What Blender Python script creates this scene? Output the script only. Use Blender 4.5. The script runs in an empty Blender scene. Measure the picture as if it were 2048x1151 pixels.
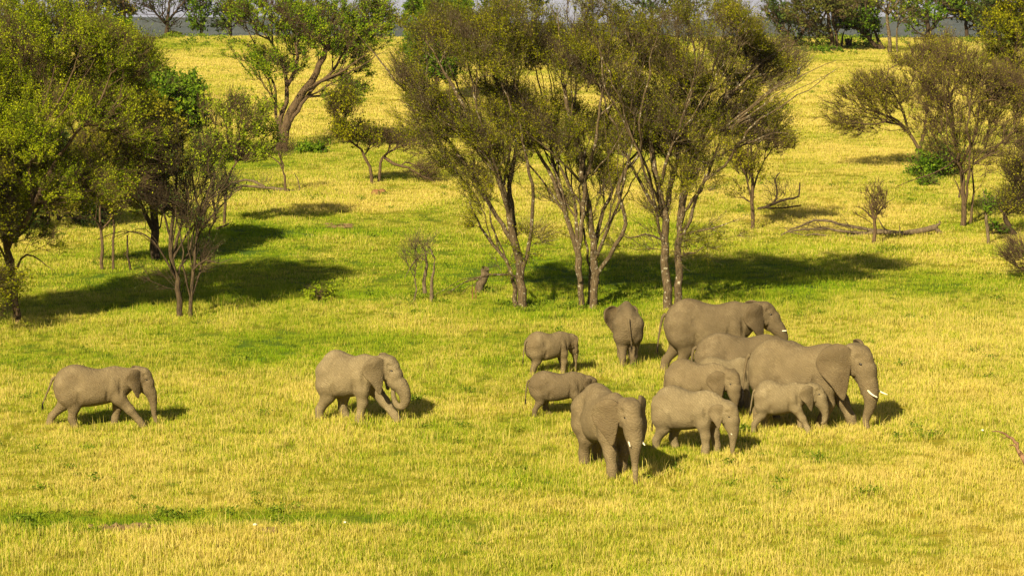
import bpy, math, random
import numpy as np
from mathutils import Vector, Matrix

# ------------------------------------------------------------------ camera, world, sun
F_PX = 5950.0          # focal length in photograph pixels (2048 wide)
CAM_Z = 15.7
PITCH = math.atan((575.5 - 50.0) / F_PX)
SLOPE = math.tan(math.radians(2.9))
scene = bpy.context.scene
col = scene.collection
cam_data = bpy.data.cameras.new('camera')
cam_data.sensor_width = 36.0
cam_data.lens = 36.0 * F_PX / 2048.0
cam_data.clip_start = 1.0
cam_data.clip_end = 30000.0
cam = bpy.data.objects.new('camera', cam_data)
col.objects.link(cam)
cam.location = (0, 0, CAM_Z)
cam.rotation_euler = (math.pi / 2 - PITCH, 0, 0)
scene.camera = cam

SUN_AZ = math.radians(204.0)      # compass-like: x = sin, y = cos
SUN_EL = math.radians(31.0)
world = bpy.data.worlds.new('World')
scene.world = world
world.use_nodes = True
wn, wl = world.node_tree.nodes, world.node_tree.links
wn.clear()
w_out = wn.new('ShaderNodeOutputWorld')
w_bg = wn.new('ShaderNodeBackground'); w_bg.inputs['Strength'].default_value = 0.05
w_sky = wn.new('ShaderNodeTexSky'); w_sky.sky_type = 'NISHITA'; w_sky.sun_disc = False
w_sky.sun_elevation = SUN_EL; w_sky.sun_rotation = SUN_AZ
w_tc = wn.new('ShaderNodeTexCoord')
w_map = wn.new('ShaderNodeMapping'); w_map.inputs['Scale'].default_value = (3.0, 3.0, 9.0)
w_noise = wn.new('ShaderNodeTexNoise'); w_noise.inputs['Scale'].default_value = 1.6; w_noise.inputs['Detail'].default_value = 6
w_ramp = wn.new('ShaderNodeValToRGB')
w_ramp.color_ramp.elements[0].position = 0.30; w_ramp.color_ramp.elements[0].color = (4.6, 4.4, 4.9, 1)
w_ramp.color_ramp.elements[1].position = 0.70; w_ramp.color_ramp.elements[1].color = (6.6, 6.3, 6.7, 1)
w_sep = wn.new('ShaderNodeSeparateXYZ')
w_fac = wn.new('ShaderNodeMapRange')
w_fac.inputs['From Min'].default_value = 0.05; w_fac.inputs['From Max'].default_value = 0.22
w_fac.inputs['To Min'].default_value = 1.0; w_fac.inputs['To Max'].default_value = 0.0
w_mix = wn.new('ShaderNodeMix'); w_mix.data_type = 'RGBA'
wl.new(w_tc.outputs['Generated'], w_map.inputs['Vector']); wl.new(w_map.outputs[0], w_noise.inputs['Vector'])
wl.new(w_noise.outputs[0], w_ramp.inputs[0]); wl.new(w_tc.outputs['Generated'], w_sep.inputs[0])
wl.new(w_sep.outputs[2], w_fac.inputs['Value']); wl.new(w_fac.outputs[0], w_mix.inputs[0])
w_high = wn.new('ShaderNodeMix'); w_high.data_type = 'RGBA'; w_high.inputs[0].default_value = 0.6
w_high.inputs[7].default_value = (2.0, 1.85, 1.8, 1)
wl.new(w_sky.outputs[0], w_high.inputs[6]); wl.new(w_high.outputs[2], w_mix.inputs[6]); wl.new(w_ramp.outputs[0], w_mix.inputs[7])
wl.new(w_mix.outputs[2], w_bg.inputs[0]); wl.new(w_bg.outputs[0], w_out.inputs[0])

sun_data = bpy.data.lights.new('sun', 'SUN')
sun_data.energy = 5.0
sun_data.angle = math.radians(0.5)
sun_data.color = (1.0, 0.87, 0.58)
sun = bpy.data.objects.new('sun', sun_data)
col.objects.link(sun)
to_sun = Vector((math.sin(SUN_AZ) * math.cos(SUN_EL), math.cos(SUN_AZ) * math.cos(SUN_EL), math.sin(SUN_EL)))
sun.rotation_euler = to_sun.to_track_quat('Z', 'Y').to_euler()
sun.location = (0, 0, 60)

vs = scene.view_settings
vs.view_transform = 'Standard'; vs.look = 'None'; vs.exposure = 0.90; vs.gamma = 1.0
vs.use_curve_mapping = False
scene.cycles.max_bounces = 6
scene.cycles.diffuse_bounces = 3
scene.cycles.transmission_bounces = 3
scene.cycles.volume_bounces = 0
scene.cycles.sample_clamp_indirect = 6.0
scene.cycles.use_adaptive_sampling = True

rng = np.random.default_rng(7)
random.seed(7)

# ------------------------------------------------------------------ small helpers
def hash2(ix, iy, seed):
    n = (ix.astype(np.int64) * 374761393 + iy.astype(np.int64) * 668265263 + seed * 974634777) & 0xffffffff
    n = ((n ^ (n >> 13)) * 1274126177) & 0xffffffff
    return ((n ^ (n >> 16)) & 0xffff) / 65535.0

def vnoise(x, y, scale, seed=0):
    x = np.asarray(x, float) / scale; y = np.asarray(y, float) / scale
    ix = np.floor(x); iy = np.floor(y); fx = x - ix; fy = y - iy
    fx = fx * fx * (3 - 2 * fx); fy = fy * fy * (3 - 2 * fy)
    a = hash2(ix, iy, seed); b = hash2(ix + 1, iy, seed); c = hash2(ix, iy + 1, seed); d = hash2(ix + 1, iy + 1, seed)
    return (a * (1 - fx) + b * fx) * (1 - fy) + (c * (1 - fx) + d * fx) * fy

def fbm(x, y, scale, seed=0, octaves=4):
    s = 0; a = 0.5; t = 0
    for o in range(octaves):
        s = s + a * vnoise(x, y, scale / 2 ** o, seed + o * 17); t += a; a *= 0.5
    return s / t

CREST = 283.0
def ground_z(x, y):
    x = np.asarray(x, float); y = np.asarray(y, float)
    yc = CREST + 7 * (fbm(x, y * 0, 45, 5, 2) - 0.5) + 0.03 * x
    over = np.maximum(y - yc, 0)
    z = SLOPE * np.minimum(y, yc) - 0.05 * over * over / (over + 25)
    z = np.maximum(z, -32.0) + 0
    amp = np.clip((y - 40) / 40, 0, 1) * np.clip((1200 - y) / 600, 0, 1)
    z = z + amp * (0.5 * (fbm(x, y, 26, 3, 3) - 0.5) + 0.10 * (vnoise(x, y, 3.1, 9) - 0.5))
    z = z + (50 + 62 * (fbm(x, y, 620, 21, 4) - 0.5)) * np.clip((y - 3200) / 2600, 0, 1)
    return z

CP, SP = math.cos(PITCH), math.sin(PITCH)
def ray(u, v):
    a = (u - 1024.0) / F_PX; b = (575.5 - v) / F_PX
    return np.array([a, CP + b * SP, -SP + b * CP])      # per unit of depth along the optical axis
def W(u, v, y):
    """the point seen at photograph pixel (u, v) on the vertical plane at world y"""
    r = ray(u, v); t = y / r[1]
    return np.array([r[0] * t, y, CAM_Z + r[2] * t])
def G(u, v):
    """ground point seen at pixel (u, v)"""
    r = ray(u, v); t0 = 30.0
    t = np.arange(30.0, 420.0, 0.25)
    z = CAM_Z + r[2] * t - ground_z(r[0] * t, r[1] * t)
    k = np.argmax(z < 0)
    if not (z < 0).any():                              # above the crest line: stand it on the crest
        tt = 290.0; x, y = r[0] * tt, r[1] * tt
        return np.array([x, y, float(ground_z(x, y))])
    tt = t[k] - 0.25 * (-z[k]) / (z[k - 1] - z[k] + 1e-9) if k > 0 else t[k]
    x, y = r[0] * tt, r[1] * tt
    return np.array([x, y, float(ground_z(x, y))])
def px_per_m(y):
    return F_PX / (y * CP)

def mesh_from(name, verts, faces, mats, smooth=True, attrs=None, mat_index=None):
    """faces: int array (n,3) or (n,4), or a list of such arrays"""
    me = bpy.data.meshes.new(name)
    verts = np.asarray(verts, np.float32)
    fl = faces if isinstance(faces, list) else [faces]
    fl = [np.asarray(f, np.int32) for f in fl if len(f)]
    loops = np.concatenate([f.ravel() for f in fl])
    sizes = np.concatenate([np.full(len(f), f.shape[1], np.int32) for f in fl])
    starts = np.concatenate([[0], np.cumsum(sizes)[:-1]]).astype(np.int32)
    me.vertices.add(len(verts)); me.vertices.foreach_set('co', verts.ravel())
    me.loops.add(len(loops)); me.loops.foreach_set('vertex_index', loops)
    me.polygons.add(len(sizes)); me.polygons.foreach_set('loop_start', starts); me.polygons.foreach_set('loop_total', sizes)
    if smooth: me.polygons.foreach_set('use_smooth', np.ones(len(sizes), bool))
    for m in (mats if isinstance(mats, (list, tuple)) else [mats]): me.materials.append(m)
    if mat_index is not None: me.polygons.foreach_set('material_index', np.asarray(mat_index, np.int32))
    if attrs:
        for k, a in attrs.items():
            at = me.attributes.new(k, 'FLOAT', 'POINT'); at.data.foreach_set('value', np.asarray(a, np.float32))
    me.update(calc_edges=True); me.validate()
    return me

def link(name, data, parent=None, loc=None, rz=0, label=None, cat=None, group=None, kind=None):
    o = bpy.data.objects.new(name, data); col.objects.link(o)
    if parent is not None: o.parent = parent
    if loc is not None: o.location = loc
    if rz: o.rotation_euler = (0, 0, rz)
    if label: o['label'] = label
    if cat: o['category'] = cat
    if group: o['group'] = group
    if kind: o['kind'] = kind
    return o

class NT:
    def __init__(s, name):
        s.m = bpy.data.materials.new(name); s.m.use_nodes = True
        s.n, s.l = s.m.node_tree.nodes, s.m.node_tree.links; s.n.clear()
        s.out = s.n.new('ShaderNodeOutputMaterial')
    def node(s, t, **kw):
        n = s.n.new(t)
        for k, v in kw.items():
            if k.startswith('i_'):
                key = k[2:]; n.inputs[int(key) if key.isdigit() else key.replace('_', ' ')].default_value = v
            else: setattr(n, k, v)
        return n
    def noise(s, vec, scale, detail=4, rough=0.55, dist=0.0):
        n = s.node('ShaderNodeTexNoise'); n.inputs['Scale'].default_value = scale; n.inputs['Detail'].default_value = detail
        n.inputs['Roughness'].default_value = rough; n.inputs['Distortion'].default_value = dist
        if vec is not None: s.l.new(vec, n.inputs['Vector'])
        return n.outputs[0]
    def ramp(s, fac, stops):
        n = s.node('ShaderNodeValToRGB'); e = n.color_ramp.elements
        while len(e) < len(stops): e.new(0.5)
        for i, (p, c) in enumerate(stops):
            e[i].position = p; e[i].color = (*c, 1)
        s.l.new(fac, n.inputs[0]); return n.outputs[0]
    def mix(s, fac, a, b, mode='MIX'):
        n = s.node('ShaderNodeMix', data_type='RGBA', blend_type=mode)
        for i, v in ((0, fac), (6, a), (7, b)):
            if hasattr(v, 'is_output'): s.l.new(v, n.inputs[i])
            else: n.inputs[i].default_value = v if i == 0 else (*v, 1)
        return n.outputs[2]
    def math(s, op, a, b=None):
        n = s.node('ShaderNodeMath', operation=op)
        for i, v in ((0, a), (1, b)):
            if v is None: continue
            if hasattr(v, 'is_output'): s.l.new(v, n.inputs[i])
            else: n.inputs[i].default_value = v
        return n.outputs[0]
    def maprange(s, v, a, b, c, d):
        n = s.node('ShaderNodeMapRange'); s.l.new(v, n.inputs[0])
        for i, q in enumerate((a, b, c, d)): n.inputs[i + 1].default_value = q
        return n.outputs[0]
    def attr(s, name, typ='GEOMETRY'):
        n = s.node('ShaderNodeAttribute', attribute_name=name, attribute_type=typ); return n.outputs['Fac']
    def bump(s, h, strength, dist, normal=None):
        n = s.node('ShaderNodeBump'); n.inputs['Strength'].default_value = strength; n.inputs['Distance'].default_value = dist
        s.l.new(h, n.inputs['Height'])
        if normal is not None: s.l.new(normal, n.inputs['Normal'])
        return n.outputs[0]
    def principled(s, color, rough=0.8, normal=None, spec=0.2):
        b = s.node('ShaderNodeBsdfPrincipled'); b.inputs['Roughness'].default_value = rough
        b.inputs['Specular IOR Level'].default_value = spec
        if hasattr(color, 'is_output'): s.l.new(color, b.inputs['Base Color'])
        else: b.inputs['Base Color'].default_value = (*color, 1)
        if normal is not None: s.l.new(normal, b.inputs['Normal'])
        return b.outputs[0]
    def thin(s, color, trans=0.35):
        d = s.node('ShaderNodeBsdfDiffuse'); t = s.node('ShaderNodeBsdfTranslucent'); mx = s.node('ShaderNodeMixShader')
        mx.inputs[0].default_value = trans
        s.l.new(color, d.inputs[0]); s.l.new(color, t.inputs[0]); s.l.new(d.outputs[0], mx.inputs[1]); s.l.new(t.outputs[0], mx.inputs[2])
        return mx.outputs[0]
    def finish(s, sh): s.l.new(sh, s.out.inputs[0]); return s.m
    def pos(s): return s.node('ShaderNodeNewGeometry').outputs['Position']
    def objco(s): return s.node('ShaderNodeTexCoord').outputs['Object']

# ------------------------------------------------------------------ grass colour field (green and straw sward, greener still where tree shadows fall)
def greenness(x, y):
    x = np.asarray(x, float); y = np.asarray(y, float)
    g = 0.33 + 0.75 * (fbm(x, y, 7, 40, 4) - 0.5) + 0.55 * (fbm(x * 0.5, y * 0.22, 9, 44, 3) - 0.5)
    def blob(u, v, ru, ry, a):
        c = G(u, v); s = px_per_m(c[1])
        return a * np.exp(-((x - c[0]) / (ru / s)) ** 2 - ((y - c[1]) / ry) ** 2)
    g = g + blob(640, 1036, 620, .75, 0.95) + blob(80, 1042, 300, .8, 0.8)
    g = g + blob(300, 590, 560, 13, 0.75) + blob(1400, 550, 650, 11, 0.85) + blob(560, 480, 260, 9, 0.5) + blob(620, 460, 300, 10, 0.45)  # green sward, deepened under the trees to paint in their shadow tone
    g = g + blob(600, 700, 500, 5, 0.35) + blob(1150, 640, 300, 5, 0.35) + blob(100, 760, 250, 3, 0.15)
    g = g + blob(380, 90, 330, 9, 0.40) + blob(700, 300, 300, 8, 0.25) + blob(1900, 420, 300, 14, 0.35) + blob(1850, 580, 420, 7, 0.4)
    g = g + blob(1560, 115, 400, 9, 0.35) + blob(420, 340, 300, 18, 0.30)
    g = g - blob(600, 160, 900, 35, 0.16) - blob(1650, 230, 500, 45, 0.22) - blob(1000, 1110, 1400, 5, 0.10) - blob(1800, 520, 160, 2.5, 0.4)
    g = 0.05 + 0.58 * g + 0.6 * (fbm(x, y * 0.6, 2.0, 60, 3) - 0.5) + 0.36 * (fbm(x * 0.22, y * 0.55, 1.6, 64, 2) - 0.5)
    return np.clip(g, 0, 1)

# ------------------------------------------------------------------ terrain
def axis(vals): return np.unique(np.round(np.concatenate(vals), 3))
gx = axis([np.arange(-72, 72.1, 1.0), 72 * 1.16 ** np.arange(1, 36), -72 * 1.16 ** np.arange(1, 36)])
gy = axis([np.arange(48, 330, 1.0), 330 * 1.07 ** np.arange(0, 54), -np.array([0, 60, 200, 600, 2000, 6000]), [15., 30.]])
X, Y = np.meshgrid(gx, gy, indexing='ij')
Z = ground_z(X, Y)
nX, nY = X.shape
idx = np.arange(nX * nY).reshape(nX, nY)
quads = np.stack([idx[:-1, :-1], idx[1:, :-1], idx[1:, 1:], idx[:-1, 1:]], -1).reshape(-1, 4)
t = NT('savanna_ground')
p = t.pos()
gr = t.attr('green')
n1 = t.noise(p, 1.3, 5, 0.6); n2 = t.noise(p, 7.0, 4, 0.65)
fac = t.math('ADD', gr, t.maprange(n1, 0.3, 0.7, -0.25, 0.25))
c = t.ramp(fac, [(0.0, (0.36, 0.27, 0.03)), (0.35, (0.24, 0.23, 0.014)), (0.75, (0.09, 0.15, 0.006)), (1.0, (0.06, 0.12, 0.012))])
c = t.mix(t.maprange(n2, 0.35, 0.7, 0.0, 0.45), c, (0.10, 0.10, 0.02))
dist = t.node('ShaderNodeSeparateXYZ'); t.l.new(p, dist.inputs[0])
far = t.maprange(dist.outputs[1], 420, 900, 0, 1)
farc = t.ramp(t.noise(p, 0.006, 5, 0.6), [(0.3, (0.030, 0.042, 0.034)), (0.6, (0.062, 0.070, 0.052))])
c = t.mix(far, c, farc)
ground_mat = t.finish(t.principled(c, 0.95, t.bump(n2, 0.6, 0.12), 0.05))
me = mesh_from('ground', np.stack([X, Y, Z], -1).reshape(-1, 3), quads, ground_mat, attrs={'green': greenness(X, Y).ravel()})
link('ground', me, kind='structure')

# ------------------------------------------------------------------ grass tufts, scattered as instances
def blade_mat(name, straw, green, trans=0.4):
    t = NT(name)
    g = t.attr('green', 'INSTANCER')
    rnd = t.node('ShaderNodeObjectInfo').outputs['Random']
    b = t.attr('tint')
    f = t.math('ADD', g, t.maprange(b, 0, 1, -0.44, 0.44))
    f = t.math('ADD', f, t.maprange(rnd, 0, 1, -0.14, 0.14))
    c = t.ramp(f, [(0.05, straw[0]), (0.28, straw[1]), (0.50, green[0]), (0.85, green[1])])
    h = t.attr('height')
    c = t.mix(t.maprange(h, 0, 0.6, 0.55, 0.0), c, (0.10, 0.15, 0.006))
    c = t.mix(t.maprange(t.noise(t.pos(), 0.35, 4), 0.35, 0.7, 0.0, 0.16), c, (0.50, 0.34, 0.07))
    return t.finish(t.thin(c, trans))
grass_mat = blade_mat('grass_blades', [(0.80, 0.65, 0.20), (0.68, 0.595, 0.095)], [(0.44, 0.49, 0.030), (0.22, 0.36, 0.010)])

def tuft(n, r, hmin, hmax, w, lean, seed):
    q = np.random.default_rng(seed)
    a = q.uniform(0, 2 * np.pi, n); rr = r * np.sqrt(q.uniform(0, 1, n))
    bx, by = rr * np.cos(a), rr * np.sin(a)
    h = q.uniform(hmin, hmax, n) * q.uniform(0.6, 1.0, n)
    la = q.uniform(0, 2 * np.pi, n); ll = h * np.abs(q.normal(0, lean, n))
    wa = q.uniform(0, np.pi, n); wx, wy = np.cos(wa) * w * 0.5, np.sin(wa) * w * 0.5
    V = []; T = []; H = []
    tint = q.uniform(0, 1, n)
    for f, wf in ((0, 1.0), (0.55, 0.8), (1.0, 0.12)):
        cx = bx + np.cos(la) * ll * f ** 1.8; cy = by + np.sin(la) * ll * f ** 1.8; cz = h * f * (1 - 0.15 * f) - (0.03 if f == 0 else 0)
        V += [np.stack([cx - wx * wf, cy - wy * wf, cz], 1), np.stack([cx + wx * wf, cy + wy * wf, cz], 1)]
        T += [tint, tint]; H += [np.full(n, f)] * 2
    V = np.stack(V, 1).reshape(-1, 3); T = np.stack(T, 1).ravel(); H = np.stack(H, 1).ravel()
    b = np.arange(n)[:, None] * 6
    Fq = np.concatenate([b + [0, 1, 3, 2], b + [2, 3, 5, 4]])
    return V, Fq, T, H

def make_templates(cname, specs, mat):
    c = bpy.data.collections.new(cname)
    for i, s in enumerate(specs):
        V, Fq, T, H = tuft(*s, seed=100 + i)
        me = mesh_from('%s_%02d' % (cname, i), V, Fq, mat, smooth=False, attrs={'tint': T, 'height': H})
        c.objects.link(bpy.data.objects.new('%s_%02d' % (cname, i), me))
    return c

def scatter(name, label, pts, scl, gre, ncoll, coll, kind='stuff', cat='grass'):
    n = len(pts)
    me = bpy.data.meshes.new(name); me.vertices.add(n); me.vertices.foreach_set('co', pts.astype(np.float32).ravel())
    for k, a in (('scl', scl), ('green', gre), ('rot', rng.uniform(0, 6.283, n))):
        at = me.attributes.new(k, 'FLOAT', 'POINT'); at.data.foreach_set('value', np.asarray(a, np.float32))
    at = me.attributes.new('pick', 'INT', 'POINT'); at.data.foreach_set('value', rng.integers(0, ncoll, n).astype(np.int32))
    o = link(name, me, label=label, cat=cat, kind=kind)
    ng = bpy.data.node_groups.new(name + '_nodes', 'GeometryNodeTree')
    ng.interface.new_socket('Geometry', in_out='INPUT', socket_type='NodeSocketGeometry')
    ng.interface.new_socket('Geometry', in_out='OUTPUT', socket_type='NodeSocketGeometry')
    N, L = ng.nodes, ng.links
    gi, go = N.new('NodeGroupInput'), N.new('NodeGroupOutput')
    ip = N.new('GeometryNodeInstanceOnPoints'); ci = N.new('GeometryNodeCollectionInfo')
    ci.inputs['Collection'].default_value = coll; ci.inputs['Separate Children'].default_value = True; ci.inputs['Reset Children'].default_value = True
    def na(nm, ty):
        q = N.new('GeometryNodeInputNamedAttribute'); q.data_type = ty; q.inputs['Name'].default_value = nm; return q.outputs['Attribute']
    cx = N.new('ShaderNodeCombineXYZ'); L.new(na('rot', 'FLOAT'), cx.inputs['Z'])
    L.new(gi.outputs[0], ip.inputs['Points']); L.new(ci.outputs[0], ip.inputs['Instance'])
    ip.inputs['Pick Instance'].default_value = True
    L.new(na('pick', 'INT'), ip.inputs['Instance Index']); L.new(cx.outputs[0], ip.inputs['Rotation'])
    L.new(na('scl', 'FLOAT'), ip.inputs['Scale']); L.new(ip.outputs[0], go.inputs[0])
    m = o.modifiers.new('scatter', 'NODES'); m.node_group = ng
    return o

def scatter_points(y0, y1, dens, seed, margin=4.0):
    q = np.random.default_rng(seed)
    hw1 = y1 * 0.176 + margin
    n = int(dens * (y1 - y0) * 2 * hw1)
    x = q.uniform(-hw1, hw1, n); y = q.uniform(y0, y1, n)
    k = np.abs(x) < y * 0.176 + margin
    return x[k], y[k]

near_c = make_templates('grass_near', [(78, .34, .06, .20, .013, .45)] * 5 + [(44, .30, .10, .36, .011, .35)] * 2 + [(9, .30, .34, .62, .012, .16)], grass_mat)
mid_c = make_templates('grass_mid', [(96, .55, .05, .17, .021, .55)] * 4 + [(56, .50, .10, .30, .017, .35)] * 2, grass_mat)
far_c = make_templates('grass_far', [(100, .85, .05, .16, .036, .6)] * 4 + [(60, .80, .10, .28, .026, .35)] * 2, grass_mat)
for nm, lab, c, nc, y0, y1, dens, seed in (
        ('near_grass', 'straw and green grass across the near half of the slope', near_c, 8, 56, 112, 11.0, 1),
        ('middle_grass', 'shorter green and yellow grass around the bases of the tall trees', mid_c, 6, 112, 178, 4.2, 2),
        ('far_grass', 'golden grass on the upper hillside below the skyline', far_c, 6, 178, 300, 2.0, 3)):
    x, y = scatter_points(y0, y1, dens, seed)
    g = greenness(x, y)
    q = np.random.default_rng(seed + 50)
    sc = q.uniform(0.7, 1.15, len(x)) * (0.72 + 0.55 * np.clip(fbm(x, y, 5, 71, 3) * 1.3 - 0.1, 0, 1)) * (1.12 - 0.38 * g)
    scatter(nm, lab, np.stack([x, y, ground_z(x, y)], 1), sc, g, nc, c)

# ------------------------------------------------------------------ trees: skeletons grown from drawn stems into crown volumes
def bark_mat(name, dark, light, lichen=0.0):
    t = NT(name)
    p = t.objco()
    mp = t.node('ShaderNodeMapping'); mp.inputs['Scale'].default_value = (9, 9, 2.2); t.l.new(p, mp.inputs[0])
    n = t.noise(mp.outputs[0], 2.2, 5, 0.65)
    c = t.ramp(n, [(0.32, dark), (0.68, light)])
    if lichen:
        l = t.noise(p, 9.0, 3, 0.7)
        c = t.mix(t.maprange(l, 0.60 - 0.02 * lichen, 0.66, 0, 0.8), c, (0.50, 0.46, 0.33))
    return t.finish(t.principled(c, 0.9, t.bump(n, 0.9, 0.05), 0.1))
bark_brown = bark_mat('bark_brown', (0.045, 0.03, 0.017), (0.165, 0.11, 0.06))
bark_pale = bark_mat('bark_lichen', (0.045, 0.032, 0.017), (0.17, 0.12, 0.066), 0.4)
bark_dark = bark_mat('bark_dark', (0.025, 0.018, 0.012), (0.09, 0.062, 0.036))
bark_dead = bark_mat('bark_dead_wood', (0.06, 0.042, 0.025), (0.22, 0.165, 0.10))

def leaf_mat(name, a, b, c3, trans=0.35):
    t = NT(name)
    f = t.math('ADD', t.attr('tint'), t.maprange(t.noise(t.pos(), 0.9, 3), 0.3, 0.7, -0.3, 0.3))
    c = t.ramp(f, [(0.1, a), (0.5, b), (0.9, c3)])
    return t.finish(t.thin(c, trans))
leaf_olive = leaf_mat('leaves_olive', (0.06, 0.08, 0.003), (0.17, 0.185, 0.005), (0.40, 0.37, 0.012))
leaf_brown = leaf_mat('leaves_brown_olive', (0.12, 0.125, 0.008), (0.23, 0.22, 0.012), (0.38, 0.34, 0.025))
leaf_green = leaf_mat('leaves_bright_green', (0.055, 0.12, 0.008), (0.12, 0.215, 0.012), (0.24, 0.33, 0.025), 0.4)
leaf_fresh = leaf_mat('leaves_fresh', (0.16, 0.24, 0.012), (0.30, 0.38, 0.015), (0.45, 0.50, 0.04), 0.45)
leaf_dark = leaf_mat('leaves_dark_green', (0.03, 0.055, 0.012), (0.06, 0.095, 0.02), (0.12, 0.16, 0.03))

def frames(d):
    ref = np.array([0.31, 0.93, 0.12]); ref = ref / np.linalg.norm(ref)
    u = np.cross(d, ref); u /= np.linalg.norm(u, axis=1)[:, None] + 1e-9
    return u, np.cross(d, u)

def tubes(P0, P1, D0, D1, R0, R1, sides):
    n = len(P0)
    if n == 0: return np.zeros((0, 3)), np.zeros((0, 4), int)
    a = np.arange(sides) * 2 * np.pi / sides
    V = []
    for P, D, R in ((P0, D0, R0), (P1, D1, R1)):
        u, v = frames(D)
        V.append(P[:, None] + R[:, None, None] * (np.cos(a)[None, :, None] * u[:, None] + np.sin(a)[None, :, None] * v[:, None]))
    V = np.stack(V, 1).reshape(-1, 3)
    b = (np.arange(n) * 2 * sides)[:, None, None]
    k = np.arange(sides)
    q = np.stack([k, (k + 1) % sides, sides + (k + 1) % sides, sides + k], 1)[None]
    return V, (b + q).reshape(-1, 4)

class Grow:
    def __init__(s, seed):
        s.q = np.random.default_rng(seed)
        s.P = np.zeros((0, 3)); s.par = np.zeros(0, int); s.len = np.zeros(0); s.rad = np.zeros(0); s.gen = np.zeros(0, int)
    def add(s, p, par, rad=0.0, gen=0):
        p = np.asarray(p, float)
        l = 0 if par < 0 else s.len[par] + np.linalg.norm(p - s.P[par])
        s.P = np.vstack([s.P, p]); s.par = np.append(s.par, par); s.len = np.append(s.len, l)
        s.rad = np.append(s.rad, rad); s.gen = np.append(s.gen, gen)
        return len(s.P) - 1
    def stem(s, pts, r0, r1, jit=0.03, step=0.35):
        pts = np.asarray(pts, float)
        par = -1
        if len(s.P):                                   # start on an existing stem when it touches one
            d = np.linalg.norm(s.P - pts[0], axis=1)
            if d.min() < 0.35: par = int(d.argmin())
        # Catmull-Rom through the drawn points
        E = np.vstack([2 * pts[0] - pts[1], pts, 2 * pts[-1] - pts[-2]])
        out = []
        for i in range(1, len(E) - 2):
            m = max(2, int(np.linalg.norm(E[i + 1] - E[i]) / step))
            for k in range(m):
                f = k / m
                out.append(0.5 * (2 * E[i] + (E[i + 1] - E[i - 1]) * f + (2 * E[i - 1] - 5 * E[i] + 4 * E[i + 1] - E[i + 2]) * f * f + (3 * E[i] - E[i - 1] - 3 * E[i + 1] + E[i + 2]) * f ** 3))
        out.append(pts[-1]); n = len(out)
        for i, p in enumerate(out):
            f = i / (n - 1)
            j = s.q.normal(0, jit, 3) * (0 if i == 0 else 1)
            r = (r0 * (1 - f) ** 0.8 + r1 * (1 - (1 - f) ** 0.8))
            par = s.add(p + j, par, r, 0)
    def fill(s, pts, alpha=0.35, up=0.6, step=0.45, turn=1.1):
        q = s.q
        base = s.P
        d0 = np.array([np.min(np.linalg.norm(base - p, axis=1)) for p in pts])
        order = np.argsort(d0)
        cap = len(s.P) + len(pts) * 6 + 10
        P = np.zeros((cap, 3)); L = np.zeros(cap); par = np.full(cap, -1); n = len(s.P)
        P[:n] = s.P; L[:n] = s.len; par[:n] = s.par
        term = []
        Dr = np.zeros((cap, 3)); hp = par[:n] >= 0
        Dr[:n][hp] = P[:n][hp] - P[par[:n][hp]]
        Dr[:n] /= np.linalg.norm(Dr[:n], axis=1)[:, None] + 1e-9
        for i in order:
            p = pts[i]
            dv = p - P[:n]; d = np.sqrt((dv ** 2).sum(1))
            low = np.maximum(-dv[:, 2], 0)
            cs = (dv * Dr[:n]).sum(1) / (d + 1e-6)
            cost = d * (1 + turn * (1 - cs)) + alpha * L[:n] + up * low
            k = int(cost.argmin())
            m = max(1, int(d[k] / step)); a = P[k].copy()
            bend = np.array([0, 0, -0.07 * d[k]]) + q.normal(0, 0.035, 3) * d[k]
            for j in range(1, m + 1):
                if n >= cap: break
                f = j / m
                P[n] = a + (p - a) * f + bend * math.sin(math.pi * f) + (q.normal(0, 0.025, 3) if j < m else 0)
                par[n] = k; ln = np.linalg.norm(P[n] - P[k]); L[n] = L[k] + ln; Dr[n] = (P[n] - P[k]) / (ln + 1e-9); k = n; n += 1
            term.append(k)
        add = n - len(s.P)
        s.rad = np.append(s.rad, np.zeros(add)); s.gen = np.append(s.gen, np.ones(add, int))
        s.P = P[:n]; s.len = L[:n]; s.par = par[:n]
        return np.array(term)
    def radii(s, tip=0.011, expo=2.3, k=1.0):
        n = len(s.P); acc = np.full(n, 0.0); kids = np.bincount(s.par[s.par >= 0], minlength=n)
        acc[kids == 0] = tip ** expo
        for i in range(n - 1, -1, -1):
            if s.par[i] >= 0: acc[s.par[i]] += acc[i]
        r = acc ** (1 / expo) * k
        stem = s.gen == 0
        r = np.where(stem, s.rad, np.minimum(r, 0.12))
        for i in range(n):                              # a branch is never thicker than what carries it
            j = s.par[i]
            if j >= 0 and not stem[i]: r[i] = min(r[i], r[j] * 0.9)
        s.r = r
        return r
    def mesh(s):
        n = len(s.P); e = np.where(s.par >= 0)[0]; pa = s.par[e]
        D = np.zeros((n, 3)); ed = s.P[e] - s.P[pa]; ed /= np.linalg.norm(ed, axis=1)[:, None] + 1e-9
        D[e] = ed
        main = np.full(n, -1); 
        for c, q in zip(e, pa):
            if main[q] < 0 or s.r[c] > s.r[main[q]]: main[q] = c
        Dn = D.copy()
        ok = main >= 0; Dn[ok] = D[ok] + D[main[ok]]; Dn /= np.linalg.norm(Dn, axis=1)[:, None] + 1e-9
        ismain = main[pa] == e
        D0 = np.where(ismain[:, None], Dn[pa], ed); R0 = np.where(ismain, s.r[pa], s.r[e])
        V = []; Fc = []; off = 0
        for lo, hi, sides in ((0.05, 9, 9), (0.022, 0.05, 5), (0, 0.022, 3)):
            m = (s.r[e] >= lo) & (s.r[e] < hi)
            if not m.any(): continue
            v, f = tubes(s.P[pa[m]], s.P[e[m]], D0[m], Dn[e[m]], R0[m], s.r[e[m]], sides)
            V.append(v); Fc.append(f + off); off += len(v)
        return np.vstack(V), np.vstack(Fc)

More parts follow.
